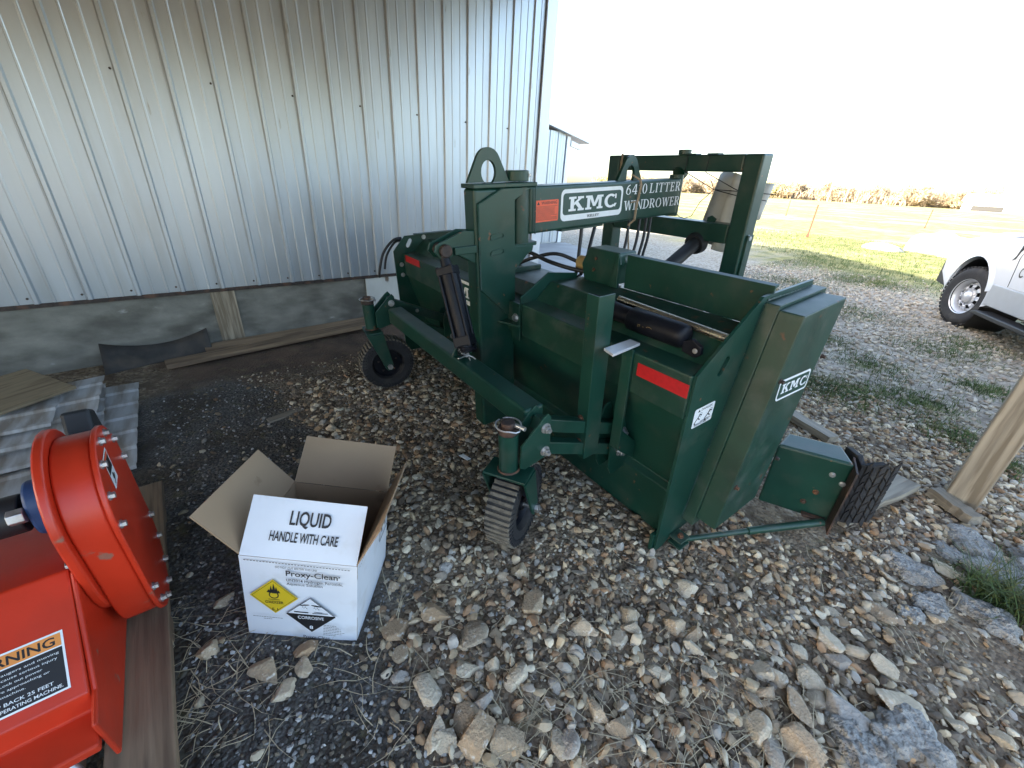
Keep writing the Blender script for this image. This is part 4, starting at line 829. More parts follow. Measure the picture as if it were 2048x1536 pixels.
# lower link from frame to machine, drive shaft, hoses
MB().box((-1.46, .54, .30), (-1.34, FY+.02, .40)).build('draw_bar', 'green', wr, bevel=.01)
ps = MB().cyl((-1.10, 1.20, .86), (-1.16, 1.66, 1.02), .048, n=20); ps.build('drive_shaft', 'plastic', wr, smooth=40)
MB().cyl((-1.10, 1.20, .86), (-1.09, 1.12, .832), .055, n=20).build('shaft_shield', 'decal', wr, smooth=40)
MB().lathe([(0, .05), (.0, .075), (.05, .085), (.10, .06)], (-1.165, 1.655, 1.015), (0, 1, .3), 20).build('shaft_bell', 'plastic', wr, smooth=40)
def hose(pts, r=.011, m='plastic', n=26, name='hose'):
    P_ = [Vector(p) for p in pts]; P_ = [P_[0]*2-P_[1]]+P_+[P_[-1]*2-P_[-2]]; out = []
    for i in range(1, len(P_)-2):
        for k in range(8):
            t = k/8; a, b_, c_, d = P_[i-1:i+3]; out.append(.5*((2*b_)+(c_-a)*t+(2*a-5*b_+4*c_-d)*t*t+(3*b_-a-3*c_+d)*t**3))
    out.append(P_[-2]); return MB().tube(out, r, 8).build(name, m, wr, smooth=60)
hose([(-1.285, .62, 1.21), (-1.27, .60, 1.10), (-1.23, .55, .96), (-1.20, .50, .92), (-1.12, .47, .96)])
hose([(-1.29, .74, 1.21), (-1.26, .68, 1.10), (-1.21, .60, .98), (-1.16, .52, .955)])
hose([(-1.62, .30, 1.06), (-1.45, .32, 1.07), (-1.25, .36, 1.03), (-1.08, .45, 1.0), (-1.0, .56, 1.0)], .013)
hose([(-1.55, .30, .97), (-1.42, .34, 1.03), (-1.28, .42, 1.07), (-1.15, .52, 1.02)], .011)
for k, (x, y) in enumerate(((-1.31, 1.08), (-1.32, 1.20), (-1.32, 1.27), (-1.33, 1.33))): hose([(x, y, 1.215), (x+.02, y-.03, 1.08), (x+.05, y-.10, .95), (x+.12, y-.2, .86), (x+.25, y-.3, .84)], .010)
hose([(-1.25, 1.02, .86), (-1.12, 1.06, .92), (-1.04, 1.10, .90), (-1.05, 1.14, .84), (-1.15, 1.12, .82)], .012)
hose([(-2.85, .02, 1.0), (-2.83, -.06, .99), (-2.84, -.15, .90), (-2.84, -.20, .78), (-2.85, -.215, .70)], .011)
hose([(-2.87, .04, .98), (-2.86, -.04, .965), (-2.86, -.12, .87), (-2.86, -.155, .76)], .010)

# ------------------------------------------------------------------ plastic pipe tied to the frame, twine
wl = lambda p: WM @ Vector(p)
mb = MB(); v = []; n_ = 18
pa, pb = Vector((-1.09, FY+.22, 1.49)), Vector((-1.13, FY+.20, .98)); 
for i in range(9):
    t = i/8; c_ = pa+(pb-pa)*t; r = .105+.05*t
    for k in range(n_+1):
        a = R_(-70+280*k/n_); v.append(wl(c_+Vector((r*1.0*math.cos(a), r*.75*math.sin(a), .012*math.sin(3*a)))))
mb.add(v, [(i*(n_+1)+k, i*(n_+1)+k+1, (i+1)*(n_+1)+k+1, (i+1)*(n_+1)+k) for i in range(8) for k in range(n_)])
o = mb.build('plastic_chute', 'pvc', smooth=60); s_ = o.modifiers.new('solid', 'SOLIDIFY'); s_.thickness = .006
tag(o, 'dirty white plastic half-pipe chute tied behind the green hitch frame', 'chute')
mb = MB(); v = []
for i in range(5):
    t = i/4; c_ = Vector((-.89, FY+.24, 1.43))+(Vector((-.90, FY+.24, 1.20))-Vector((-.89, FY+.24, 1.43)))*t
    for k in range(9): a = R_(-90+200*k/8); v.append(wl(c_+Vector((.075*math.cos(a)*(1-.4*t), .05*math.sin(a), 0))))
mb.add(v, [(i*9+k, i*9+k+1, (i+1)*9+k+1, (i+1)*9+k) for i in range(4) for k in range(8)])
o = mb.build('plastic_scrap', 'pvc', smooth=60); s_ = o.modifiers.new('solid', 'SOLIDIFY'); s_.thickness = .006
tag(o, 'small pale plastic scrap tied behind the right frame post', 'scrap')
def twine(name, label, paths, m='twine', r=.004, cat='twine'):
    mb = MB()
    for p in paths: mb.tube([wl(q_) for q_ in p], r, 5)
    return tag(mb.build(name, m, smooth=60), label, cat)
bl = lambda s_, y, z: (B0+bd*s_+bn_*(-y))[:2]+(z,)
def bpt(s_, y, z): p = B0+bd*s_-bn_*y; return (p.x, p.y, z)
tw = [bpt(.90, .05, 1.49), bpt(.92, -.004, 1.46), bpt(.925, -.012, 1.43), bpt(.915, -.012, 1.36), bpt(.90, -.014, 1.31), bpt(.90, -.012, 1.22), bpt(.89, .02, 1.19), bpt(.90, .03, 1.15)]
tw2 = [bpt(.90, -.016, 1.33), bpt(.87, -.02, 1.335), bpt(.84, -.015, 1.33)]
tw3 = [bpt(.90, .03, 1.15), bpt(.93, .04, 1.10), bpt(.97, .06, 1.05), bpt(1.01, .08, .99), bpt(1.0, .1, .93)]
twine('baling_twine', 'frayed tan twine hanging over the lettered boom', [tw, [(p[0]+.006, p[1]+.005, p[2]) for p in tw], tw2, tw3, [(p[0]+.01, p[1]-.01, p[2]+.02) for p in tw3]])
f0 = FY-.006
twine('baling_twine', 'brown twine loop knotted round the left end of the hitch frame top', [[(-1.96, f0, 1.62), (-1.965, f0, 1.50), (-1.97, f0, 1.42), (-1.96, f0, 1.30)], [(-1.95, f0, 1.62), (-1.955, f0, 1.50), (-1.955, f0, 1.38)], [(-1.965, f0-.004, 1.53), (-1.93, f0-.004, 1.55), (-1.90, f0, 1.565), (-1.88, f0, 1.55), (-1.90, f0, 1.535), (-1.94, f0, 1.54)]], r=.005)
kn = (-1.155, FY+.10, 1.385)
twine('baling_twine', 'thin dark twine strung across the hitch frame opening round the white chute', [[(-1.34, f0, 1.61), (-1.345, f0, 1.50), (-1.345, f0+.01, 1.495), kn], [(-1.17, f0, 1.61), (-1.178, f0, 1.497), (-1.0, FY+.08, 1.40), (-.92, FY+.13, 1.36)], [kn, (-.93, FY+.05, 1.385), (-.75, FY+.16, 1.37)], [kn, (-.93, FY+.05, 1.355), (-.80, FY+.16, 1.33)], [kn, (-1.22, FY+.06, 1.30), (-1.27, FY+.06, 1.20), (-1.30, FY+.02, 1.185), (-1.33, FY, 1.195), (-1.345, FY-.01, 1.21)], [kn, (-1.19, FY+.1, 1.44)]], 'plastic', .0028)

# ------------------------------------------------------------------ white pickup truck
Fv = Vector((-.48, .877, 0)).normalized(); Lv = Vector((-Fv.y, Fv.x, 0)); W0 = Vector((-.44, 8.6, 0)); TO = W0-.87*Lv
tmx = Matrix(((Fv.x, Lv.x, 0, TO.x), (Fv.y, Lv.y, 0, TO.y), (0, 0, 1, 0), (0, 0, 0, 1)))
tk = thing('pickup_truck', 'white pickup truck parked on the gravel at the right edge', 'truck', mw=tmx)
WB = -3.68; RA = .49
def body_side(y0, y1):
    """lower body outline with wheel arches, closed polygon in x-z"""
    def arch(cx): return [(cx+RA*math.cos(R_(a)), .43+RA*1.06*math.sin(R_(a))) for a in range(-8, 189, 14)]
    top = [(.86, .62), (.90, .80), (.88, 1.00), (.80, 1.12), (.45, 1.17), (-.30, 1.215), (-.85, 1.235), (-1.2, 1.24), (-3.0, 1.24), (-4.9, 1.25), (-4.92, .55)]
    low = [(-4.3, .50)]+arch(WB)[::-1]+[(-3.1, .40), (-.60, .40)]+arch(0)[::-1]+[(.62, .46)]
    return top+low
secs = [(.0, 1.005, 0), (.0, .985, .0)]
def loft(poly_fn, rings, name, m, par, bevel=0, smooth=35):
    mb = MB(); k = None; v = []
    for y, f in rings:
        P_ = f(poly_fn); k = len(P_); v += [(p[0], y, p[1]) for p in P_]
    fcs = [tuple(range(k-1, -1, -1)), tuple(range((len(rings)-1)*k, len(rings)*k))]
    for i in range(len(rings)-1): fcs += [(i*k+j, i*k+(j+1) % k, (i+1)*k+(j+1) % k, (i+1)*k+j) for j in range(k)]
    mb.add(v, fcs); return mb.build(name, m, par, smooth=smooth, bevel=bevel)
poly = body_side(0, 0)
def shrink(f, top): return lambda P_: [((p[0]*(1 if p[0] < .4 else 1-f)), p[1]-(top if p[1] > 1.05 else 0)) for p in P_]
idt = lambda P_: P_
loft(poly, [(-1.0, shrink(.05, .10)), (-.96, shrink(.02, .02)), (-.80, idt), (.80, idt), (.93, shrink(.015, .03)), (.985, shrink(.05, .09)), (1.0, shrink(.07, .16))], 'body', 'truck', tk, smooth=32)
MB().prism([(.80, 1.10), (.45, 1.17), (-.85, 1.24), (-.85, 1.30), (.30, 1.235), (.78, 1.15)], 'y', -.78, .78).build('hood', 'truck', tk, bevel=.03, seg=3)
cabp = [(-.80, 1.24), (-1.45, 1.86), (-1.75, 1.93), (-2.9, 1.92), (-3.05, 1.80), (-3.12, 1.24)]
MB().prism(cabp, 'y', -.80, .80).build('cab', 'truck', tk, bevel=.06, seg=3)
MB().prism([(-1.10, 1.29), (-1.52, 1.80), (-2.02, 1.84), (-2.02, 1.29)], 'y', .796, .806).build('side_window', 'glass', tk)
MB().prism([(-2.10, 1.29), (-2.10, 1.84), (-2.85, 1.83), (-2.98, 1.29)], 'y', .796, .806).build('side_window', 'glass', tk)
q_ = [(-.80, 1.26), (-1.44, 1.865)]
mb = MB(); mb.add([(-.83, -.70, 1.30), (-.83, .70, 1.30), (-1.40, .64, 1.845), (-1.40, -.64, 1.845)]+[(-.80, -.70, 1.315), (-.80, .70, 1.315), (-1.38, .64, 1.86), (-1.38, -.64, 1.86)], [(3, 2, 1, 0), (4, 5, 6, 7), (0, 1, 5, 4), (1, 2, 6, 5), (2, 3, 7, 6), (3, 0, 4, 7)]); mb.build('windscreen', 'glass', tk)
# fender flare, lower sill moulding, door seam and vent
def flare(cx, r0, r1, a0, a1, y0, y1, name, m):
    n_ = 18; o_ = [(cx+r1*math.cos(R_(a0+(a1-a0)*i/n_)), .43+r1*1.06*math.sin(R_(a0+(a1-a0)*i/n_))) for i in range(n_+1)]; i_ = [(cx+r0*math.cos(R_(a0+(a1-a0)*i/n_)), .43+r0*1.06*math.sin(R_(a0+(a1-a0)*i/n_))) for i in range(n_+1)]
    mb = MB(); k = n_+1; v = [(p[0], y, p[1]) for y, L_ in ((y0, o_), (y1, i_), (y0-.12, i_), (y0-.12, o_)) for p in L_]
    mb.add(v, [(a*k+j, a*k+j+1, ((a+1) % 4)*k+j+1, ((a+1) % 4)*k+j) for a in range(4) for j in range(n_)]+[(0, k, 2*k, 3*k), (k-1, 2*k-1, 3*k-1, 4*k-1)]); return mb.build(name, m, tk, smooth=50)
flare(0, RA-.015, RA+.10, -4, 166, .985, 1.022, 'fender_flare', 'truck'); flare(WB, RA-.015, RA+.09, -4, 184, .985, 1.02, 'fender_flare', 'truck')
mb = MB(); mb.lathe([(.55, RA-.02), (.98, RA-.02)], (0, 0, .43), (0, 1, 0), 32); mb.lathe([(.55, .02), (.55, RA-.02)], (0, 0, .43), (0, 1, 0), 32); mb.build('wheel_well', 'plastic', tk, smooth=50)
MB().prism([(-.52, .66), (-.52, .40), (-3.15, .40), (-3.15, .66)], 'y', .986, 1.012).build('sill_moulding', 'trucklow', tk, bevel=.012, seg=3)
MB().prism([(.935, .45), (.60, .42), (.565, .60), (.60, .72), (.93, .78)], 'y', -.96, .975).build('front_bumper', 'plastic', tk, bevel=.03, seg=3)
for s_ in (-1, 1): MB().prism([(.905, .82), (.90, 1.04), (.66, 1.05), (.74, .84)], 'y', .70*s_, .955*s_).build('headlight', 'plastic', tk, bevel=.02)
MB().prism([(-.60, .96), (-.64, 1.02), (-.66, 1.15), (-.72, 1.20), (-.90, 1.205), (-.90, 1.185), (-.74, 1.175), (-.70, 1.13), (-.655, .98)], 'y', .985, 1.004).build('fender_vent', 'plastic', tk, bevel=.004)
dr = MB().prism([(-.80, .665), (-.735, 1.0), (-.80, 1.22), (-2.03, 1.22), (-2.03, .665)], 'y', .99, 1.0045).build('door', 'truck', tk, bevel=.005)
MB().prism([(-2.045, .665), (-2.045, 1.22), (-3.05, 1.22), (-3.0, .90), (-3.10, .665)], 'y', .99, 1.0045).build('door', 'truck', tk, bevel=.005)
MB().prism([(-.786, .67), (-.721, 1.0), (-.783, 1.22), (-.79, 1.22), (-.728, 1.0), (-.793, .67)], 'y', .985, 1.003).build('door_gap', 'plastic', tk)
MB().box((-1.95, 1.005, 1.06), (-1.75, 1.03, 1.10)).build('handle', 'plastic', dr, bevel=.008)
MB().box((-1.30, 1.005, 1.20), (-1.12, 1.23, 1.42)).build('mirror', 'plastic', dr, bevel=.03)
pr = Print((-.86, 1.0045, .80), (-1, 0, 0), (0, 0, 1)); [pr.poly('ink', [(.10*a_, .12*b_) for a_, b_ in g_]) for g_ in arcq(.5, .5, .5, .5, 40, 320, .16, .16, 12)]; pr.build(dr, 'door_lettering', 'ink')
rb = MB().prism([(-.60, .33), (-.50, .30), (-.50, .275), (-3.1, .275), (-3.1, .33)], 'y', .90, 1.08).build('running_board', 'plastic', tk, bevel=.02)
MB().box((-.95, -.55, .34), (.5, .55, .46)).build('frame_rail', 'plastic', tk); MB().box((-4.8, -.5, .38), (-.95, .5, .50)).build('frame_rail', 'plastic', tk)
def tkwheel(cx, cy, steer):
    h = bpy.data.objects.new('wheel', None); C.objects.link(h); h.parent = tk; h.location = (cx, cy, .40); h.rotation_euler = (0, 0, steer)
    s_ = 1 if cy > 0 else -1; r = .40
    MB().lathe([(-.11, .235), (-.115, .30), (-.13, .34), (-.115, .375), (-.09, .395), (0, .40), (.09, .395), (.115, .375), (.13, .34), (.125, .30), (.115, .235), (.10, .225), (-.10, .225)], (0, 0, 0), (0, 1, 0), 48, True).build('tyre', 'rubber', h, smooth=40)
    mb = MB()
    for i in range(44):
        t = 2*math.pi*i/44; e = Vector((math.cos(t), 0, math.sin(t))); tg = Vector((-math.sin(t), 0, math.cos(t)))
        for y0, y1 in ((-.115, -.06), (-.05, -.005), (.005, .05), (.06, .115)):
            sh = .012 if y0 < 0 else -.012; P_ = [e*rr+Vector((0, y, 0))+tg*(q2+sh) for rr in (.385, .402) for y, q2 in ((y0, -.02), (y1, -.02), (y1, .02), (y0, .02))]
            mb.add(P_, [(3, 2, 1, 0), (4, 5, 6, 7), (0, 1, 5, 4), (1, 2, 6, 5), (2, 3, 7, 6), (3, 0, 4, 7)])
    tag(mb.build('tread_block', 'rubber', h), kind='stuff')
    rim = MB().lathe([(-.10, .215), (-.08, .20), (.02*s_, .195), (.07*s_, .205), (.095*s_, .222), (.11*s_, .237), (.118*s_, .237), (.112*s_, .228)], (0, 0, 0), (0, 1, 0), 48).build('rim', 'alloy', h, smooth=40)
    # disc with eight windows
    mb = MB(); n_ = 64
    for i in range(n_):
        a0, a1 = 2*math.pi*i/n_, 2*math.pi*(i+1)/n_; hole = (i % 8) in (2, 3, 4, 5)
        rings = [(.0, .060*s_), (.105, .062*s_), (.115, .062*s_), (.165, .045*s_), (.20, .015*s_)]
        for k in range(4):
            if k == 2 and hole: continue
            (r0, y0), (r1, y1) = rings[k], rings[k+1]
            mb.add([(r0*math.cos(a0), y0, r0*math.sin(a0)), (r0*math.cos(a1), y0, r0*math.sin(a1)), (r1*math.cos(a1), y1, r1*math.sin(a1)), (r1*math.cos(a0), y1, r1*math.sin(a0))], [(0, 1, 2, 3)])
    d_ = mb.build('wheel_disc', 'alloy', h, smooth=40); sm_ = d_.modifiers.new('solid', 'SOLIDIFY'); sm_.thickness = .008
    MB().cyl((0, -.06*s_, 0), (0, .0*s_, 0), .19, n=32).build('brake', 'plastic', h)
    MB().lathe([(.061*s_, .075), (.085*s_, .072), (.10*s_, .055), (.104*s_, 0)], (0, 0, 0), (0, 1, 0), 32).build('hub_cap', 'alloy', h, smooth=40)
tkwheel(0, .87, R_(12)); tkwheel(0, -.87, R_(12)); tkwheel(WB, .87, 0); tkwheel(WB, -.87, 0)

# ------------------------------------------------------------------ timber offcuts beside the machine
plank('timber_offcut', 'broken grey board lying in front of the tyre-tread flap', (-.19, 2.34, .03), (-.03, 3.04, .03), .13, .045, 'wgrey', rough=.014)
plank('timber_offcut', 'weathered timber partly hidden behind the green end cover', (-.98, 3.46, .02), (-.44, 3.22, .02), .09, .05, 'wgrey', rough=.006)
plank('timber_offcut', 'pale split wood block at the foot of the timber post', (.09, 3.10, .01), (.27, 2.98, .01), .075, .055, 'wgrey', rough=.015)

# ------------------------------------------------------------------ stones
def ico(sub):
    bm = bmesh.new(); bmesh.ops.create_icosphere(bm, subdivisions=sub, radius=1); bm.verts.ensure_lookup_table()
    v = np.array([q_.co[:] for q_ in bm.verts]); f = np.array([[x.index for x in q_.verts] for q_ in bm.faces]); bm.free(); return v, f
def rockproto(sub, r, npl=9, squash=.62, jag=.05):
    v, f = ico(sub); v = v/np.linalg.norm(v, axis=1, keepdims=True)
    n_ = r.normal(size=(npl, 3)); n_ /= np.linalg.norm(n_, axis=1, keepdims=True); d = r.uniform(.42, .88, npl)
    t = v @ n_.T; rad = np.min(np.where(t > .05, d[None]/np.maximum(t, .05), 9), axis=1); rad = np.minimum(rad, 1.05)
    p = v*rad[:, None]*np.array((1.15, r.uniform(.7, 1.0), squash*r.uniform(.75, 1.15)))
    p += jag*r.normal(size=p.shape)*.5 if sub > 1 else 0
    p /= np.abs(p[:, :2]).max(); return p, f
def rough_rock(i):
    r = np.random.default_rng(100+i); p, f = rockproto(4, r, 11, .60, 0); u = p/np.linalg.norm(p, axis=1, keepdims=True); h = np.zeros(len(p))
    for k in range(46): d = r.normal(size=3); d /= np.linalg.norm(d); s_ = r.uniform(25, 240); h += r.uniform(-1, .8)*.30/math.sqrt(s_)*np.exp(-(1-u @ d)*s_)
    return p*(1+h+.0022*r.normal(size=len(p)))[:, None], f
big = [rough_rock(i) for i in range(16)]
med = [rockproto(2, np.random.default_rng(200+i), 9, .60, .0) for i in range(16)]
sml = [rockproto(1, np.random.default_rng(300+i), 7, .62, 0) for i in range(12)]
def npmesh(name, v, f):
    me = bpy.data.meshes.new(name); me.vertices.add(len(v)); me.vertices.foreach_set('co', np.asarray(v, np.float32).ravel()); k = f.shape[1]
    me.loops.add(f.size); me.loops.foreach_set('vertex_index', np.asarray(f, np.int32).ravel()); me.polygons.add(len(f)); me.polygons.foreach_set('loop_start', (np.arange(len(f))*k).astype(np.int32)); me.update(); return me
def rotm(n_, r, tilt=.35):
    a = r.uniform(0, 2*np.pi, n_); b_ = r.normal(0, tilt, n_); c_ = r.normal(0, tilt, n_); z_ = np.zeros(n_); o_ = np.ones(n_)
    Rz = np.stack([np.cos(a), -np.sin(a), z_, np.sin(a), np.cos(a), z_, z_, z_, o_], -1).reshape(-1, 3, 3)
    Rx = np.stack([o_, z_, z_, z_, np.cos(b_), -np.sin(b_), z_, np.sin(b_), np.cos(b_)], -1).reshape(-1, 3, 3)
    Ry = np.stack([np.cos(c_), z_, np.sin(c_), z_, o_, z_, -np.sin(c_), z_, np.cos(c_)], -1).reshape(-1, 3, 3)
    return Rz @ Rx @ Ry
PAL_TAN = 1.2*np.array([(.44, .335, .21), (.27, .20, .13), (.54, .45, .32), (.35, .235, .135), (.58, .50, .37), (.17, .125, .085), (.40, .36, .30), (.30, .185, .105), (.47, .375, .25), (.24, .20, .155), (.12, .09, .065)])
PAL_DRK = 1.55*np.array([(.075, .070, .062), (.11, .102, .092), (.20, .195, .185), (.05, .045, .04), (.30, .29, .275), (.09, .078, .062), (.15, .12, .085), (.045, .04, .036)])
def scatter(name, protos, xy, size, pal, r, sink=.25, smooth=False, mname='gravel', seatz=None):
    k = r.integers(0, len(protos), len(xy)); Rm = rotm(len(xy), r); V_ = []; F_ = []; T_ = []; off = 0
    z = gh(xy[:, 0], xy[:, 1]); col = pal[r.integers(0, len(pal), len(xy))]*r.uniform(.75, 1.2, (len(xy), 1))
    for q_, (pv, pf) in enumerate(protos):
        s_ = np.where(k == q_)[0]
        if not len(s_): continue
        P_ = np.einsum('nij,vj->nvi', Rm[s_], pv)*size[s_][:, None, None]; lo = P_[:, :, 2].min(1); hi_ = P_[:, :, 2].max(1)
        P_[:, :, 2] += (z[s_]-lo-(hi_-lo)*sink)[:, None]; P_[:, :, :2] += xy[s_][:, None]
        V_.append(P_.reshape(-1, 3)); F_.append((pf[None]+(np.arange(len(s_))*len(pv))[:, None, None]+off).reshape(-1, 3)); T_.append(np.repeat(col[s_], len(pv), 0)); off += len(s_)*len(pv)
    me = npmesh(name, np.concatenate(V_), np.concatenate(F_)); t_ = np.concatenate(T_)
    at = me.color_attributes.new('tint', 'FLOAT_COLOR', 'POINT'); at.data.foreach_set('color', np.concatenate([t_, np.ones((len(t_), 1))], 1).astype(np.float32).ravel())
    if smooth: me.polygons.foreach_set('use_smooth', [True]*len(me.polygons)); me.set_sharp_from_angle(angle=R_(24))
    return link(name, me, mname)
invW = np.array(WM.inverted())
def blocked(x, y, m=0.0):
    """footprints where no loose stone may lie"""
    lx = invW[0, 0]*x+invW[0, 1]*y+invW[0, 3]; ly = invW[1, 0]*x+invW[1, 1]*y+invW[1, 3]
    b = (lx > -2.83-m) & (lx < .02+m) & (ly > .09-m) & (ly < .5+m)
    b |= (lx > -.02) & (lx < .42+m) & (ly > .6-m) & (ly < 1.0+m) | (lx > -.04) & (lx < .03) & (ly > -.02-m) & (ly < .2)
    u_ = (x-BOX_O[0])*bu[0]+(y-BOX_O[1])*bu[1]; v_ = (x-BOX_O[0])*bv[0]+(y-BOX_O[1])*bv[1]
    b |= (u_ > -.01-m) & (u_ < .39+m) & (v_ > -.01-m) & (v_ < .395+m)
    b |= (np.abs(x-.205) < .075+m) & (np.abs(y-3.17) < .075+m)
    b |= (x < -4.33+m) | ((x > -2.3) & (x < -.6) & (y > -1.1) & (y < -.29+m)) | ((x < -2.5) & (x > -3.95) & (y < -.35))
    for cx_, cy_ in CW: b |= (x-cx_)**2+(y-cy_)**2 < (.10+m)**2
    b |= inpoly(x, y, np.array([(-8.7, 3.9), (-4.4, 3.9), (-4.9, 7.05), (-6.3, 8.2), (-8.7, 8.9)]))
    b |= inpoly(x, y, np.array([(-.27, 2.33), (-.11, 2.30), (.05, 3.05), (-.10, 3.08)]))
    return b
CW = [tuple((WM @ Vector((-.42, -.47, 0)))[:2]), tuple((WM @ Vector((-2.14, -.46, 0)))[:2])]
def sample(n_, x0, x1, y0, y1, r, dens, m=0.0):
    x = r.uniform(x0, x1, n_); y = r.uniform(y0, y1, n_); k = (r.uniform(0, 1, n_) < dens(x, y)) & ~blocked(x, y, m); return np.stack([x[k], y[k]], -1)
def inview(x, y): return (x < .66+0*y) & (x > -.75-.83*np.maximum(y, 0)-1.2) 
# notable rocks: position, radius, look
ROCK = [((-1.082, -.082), .062, 'pale pointed leaf-shaped rock in front of the cardboard box'), ((-1.268, -.216), .038, 'pitted tan rock between the pallet and the box'), ((-1.451, -.16), .040, 'lumpy orange-tan rock beside the left side of the box'),
 ((-.972, .326), .058, 'smooth pale bean-shaped rock right of the box corner'), ((-.935, .456), .072, 'dark broken boulder behind the pale rock near the box'), ((-.788, .529), .068, 'pale flat-topped rock in the gravel right of the box'), ((-.731, .79), .062, 'square tan rock lying alone below the near caster wheel'),
 ((-.709, .309), .070, 'large grey-and-tan split rock near the bottom edge'), ((-.505, .368), .070, 'broad mossy grey rock at the bottom edge of the gravel'), ((.15, 1.343), .085, 'large flat cream rock at lower right, biggest of its cluster'), ((.252, 1.534), .085, 'large brown weathered rock at lower right beside the crumbled concrete'), ((.052, 1.245), .075, 'greenish angular rock left of the large cream rock'),
 ((.093, 1.147), .060, 'rusty brown rock below the greenish angular rock'), ((.053, 1.065), .055, 'tall pale rock at the bottom edge under the rusty rock'), ((-.344, .714), .045, 'rust-coloured rock among dry straw at the bottom'), ((-.415, 1.362), .058, 'pale folded rock in front of the machine foot'), ((-.326, 1.485), .042, 'round cream pebble beside the pale folded rock'),
 ((-.898, .854), .045, 'rounded grey cobble in front of the near caster'), ((-2.44, .54), .060, 'blue-grey flat rock behind the cardboard box')]
OTH = [(-.876, .303), (-.689, .447), (-.578, .364), (-.565, .298), (-.567, .578), (-1.094, .046), (-.981, -.045), (-1.029, .023), (-.594, .278), (-.454, .436), (-.352, .564), (-.578, .434), (-.015, 1.08), (-.443, 1.037), (-.358, 1.185), (-.295, 1.21), (-.449, .962), (-.271, .749), (-.351, .576), (.027, 1.588), (.116, 1.638), (-.019, 1.469), (.077, 1.544), (.123, 1.924), (.095, 2.165), (.237, 2.424), (.085, 1.332), (-.036, 1.215), (-.059, 1.162), (-.556, .876), (-.489, 1.069), (-.272, 1.154), (-.076, 1.272), (-.034, 1.303), (.049, 1.378), (.189, 1.655), (.286, 2.903), (.486, 1.698)]
bigme = []
for i, (v_, f_) in enumerate(big):
    me = npmesh('stone', v_, f_); me.polygons.foreach_set('use_smooth', [True]*len(me.polygons)); me.set_sharp_from_angle(angle=R_(30)); me.materials.append(M['stone']); bigme.append((me, v_))
def stone(xy, r, label, i, group):
    me, v_ = bigme[i % len(bigme)]; o = link('stone', me); o.scale = (r, r, r*random.uniform(.85, 1.15)); o.rotation_euler = (random.gauss(0, .15), random.gauss(0, .15), random.uniform(0, 6.3))
    R3 = np.array(o.rotation_euler.to_matrix()); z = (v_*np.array(o.scale)) @ R3.T; lo, hi_ = z[:, 2].min(), z[:, 2].max()
    o.location = (xy[0], xy[1], float(gh(xy[0], xy[1]))-lo-.33*(hi_-lo)); return tag(o, label, 'stone', group)
GRP = 'loose tan stones among the gravel'
for i, (xy, r, lb) in enumerate(ROCK): stone(xy, r*1.0, lb, i, 'large rocks')
LBL = 'medium tan limestone rock, one of many scattered in the gravel by the machine'
for i, xy in enumerate(OTH): stone(xy, random.uniform(.036, .060), LBL, i+3, GRP)
r_ = np.random.default_rng(5); taken = [(*x, q_) for x, q_, _ in ROCK]+[(*x, .05) for x in OTH]; cnt = 0
def sdens(x, y): return (1-darkw(x, y))*(1-.92*np.clip(sstep(-.05, .35, x)*sstep(2.8, 2.2, y)*sstep(1.3, 1.7, y-x*.8), 0, 1))
while cnt < 240:
    xy = sample(60, -1.6, .55, .25, 3.6, r_, sdens, .05)
    for x, y in xy:
        rr = r_.uniform(.019, .036)
        if cnt < 240 and all((x-a)**2+(y-b_)**2 > (rr+c_*.9)**2 for a, b_, c_ in taken): stone((x, y), rr, LBL, int(r_.integers(0, 16)), GRP); taken.append((x, y, rr)); cnt += 1
tk_ = np.array(taken)
def clear(xy, s_):
    d2 = (xy[:, None, 0]-tk_[None, :, 0])**2+(xy[:, None, 1]-tk_[None, :, 1])**2; return xy[(d2 > (tk_[None, :, 2]*.75)**2).all(1)]
r_ = np.random.default_rng(21)
A_ = clear(sample(30000, -3.3, .75, .1, 4.4, r_, lambda x, y: sdens(x, y)*sstep(-3.4, -2.6, x)*.9), .02)
o = scatter('gravel_cobbles', med, A_, r_.uniform(.15, 1, len(A_))**1.5*.026+.003, PAL_TAN*1.08, r_, .25, True); tag(o, 'coarse tan cobbles covering the yard around the machine', 'gravel', kind='stuff')
A_ = sample(36000, -3.6, .8, -.1, 4.6, r_, lambda x, y: np.clip(1.05-darkw(x, y), 0, 1)*(.35+.65*sstep(-3.3, -2.2, x))*(.45+.55*sdens(x, y)))
o = scatter('gravel_pebbles', sml, A_, r_.uniform(.0045, .012, len(A_)), PAL_TAN*.9, r_, .2, True); tag(o, 'fine tan pebbles between the cobbles', 'gravel', kind='stuff')
A_ = sample(26000, -6.5, 2.6, 4.2, 13.5, r_, lambda x, y: (1-.85*grassw(x, y))*.8*sstep(14, 9, y))
o = scatter('gravel_far', sml, A_, r_.uniform(.012, .034, len(A_)), PAL_TAN*.5+np.array((.25, .235, .20)), r_, .25, True); tag(o, 'pale gravel spread over the open yard towards the truck', 'gravel', kind='stuff')
A_ = sample(24000, -3.5, -.2, -.7, .75, r_, lambda x, y: np.clip(darkw(x, y)+.05, 0, 1)*(.25+.75*sstep(-2.4, -1.0, x)))
o = scatter('dark_gravel', sml, A_, r_.uniform(.0035, .0105, len(A_)), PAL_DRK, r_, .2, True); tag(o, 'fine dark grey gravel around the cardboard box', 'gravel', kind='stuff')
A_ = sample(500, -3.4, -.4, -.4, .6, r_, lambda x, y: .5*darkw(x, y), .02)
o = scatter('strewn_pebbles', med, A_[:70], r_.uniform(.010, .022, 70), PAL_TAN*.8, r_, .2, True); tag(o, 'odd tan pebbles strewn over the dark gravel', 'gravel', kind='stuff')
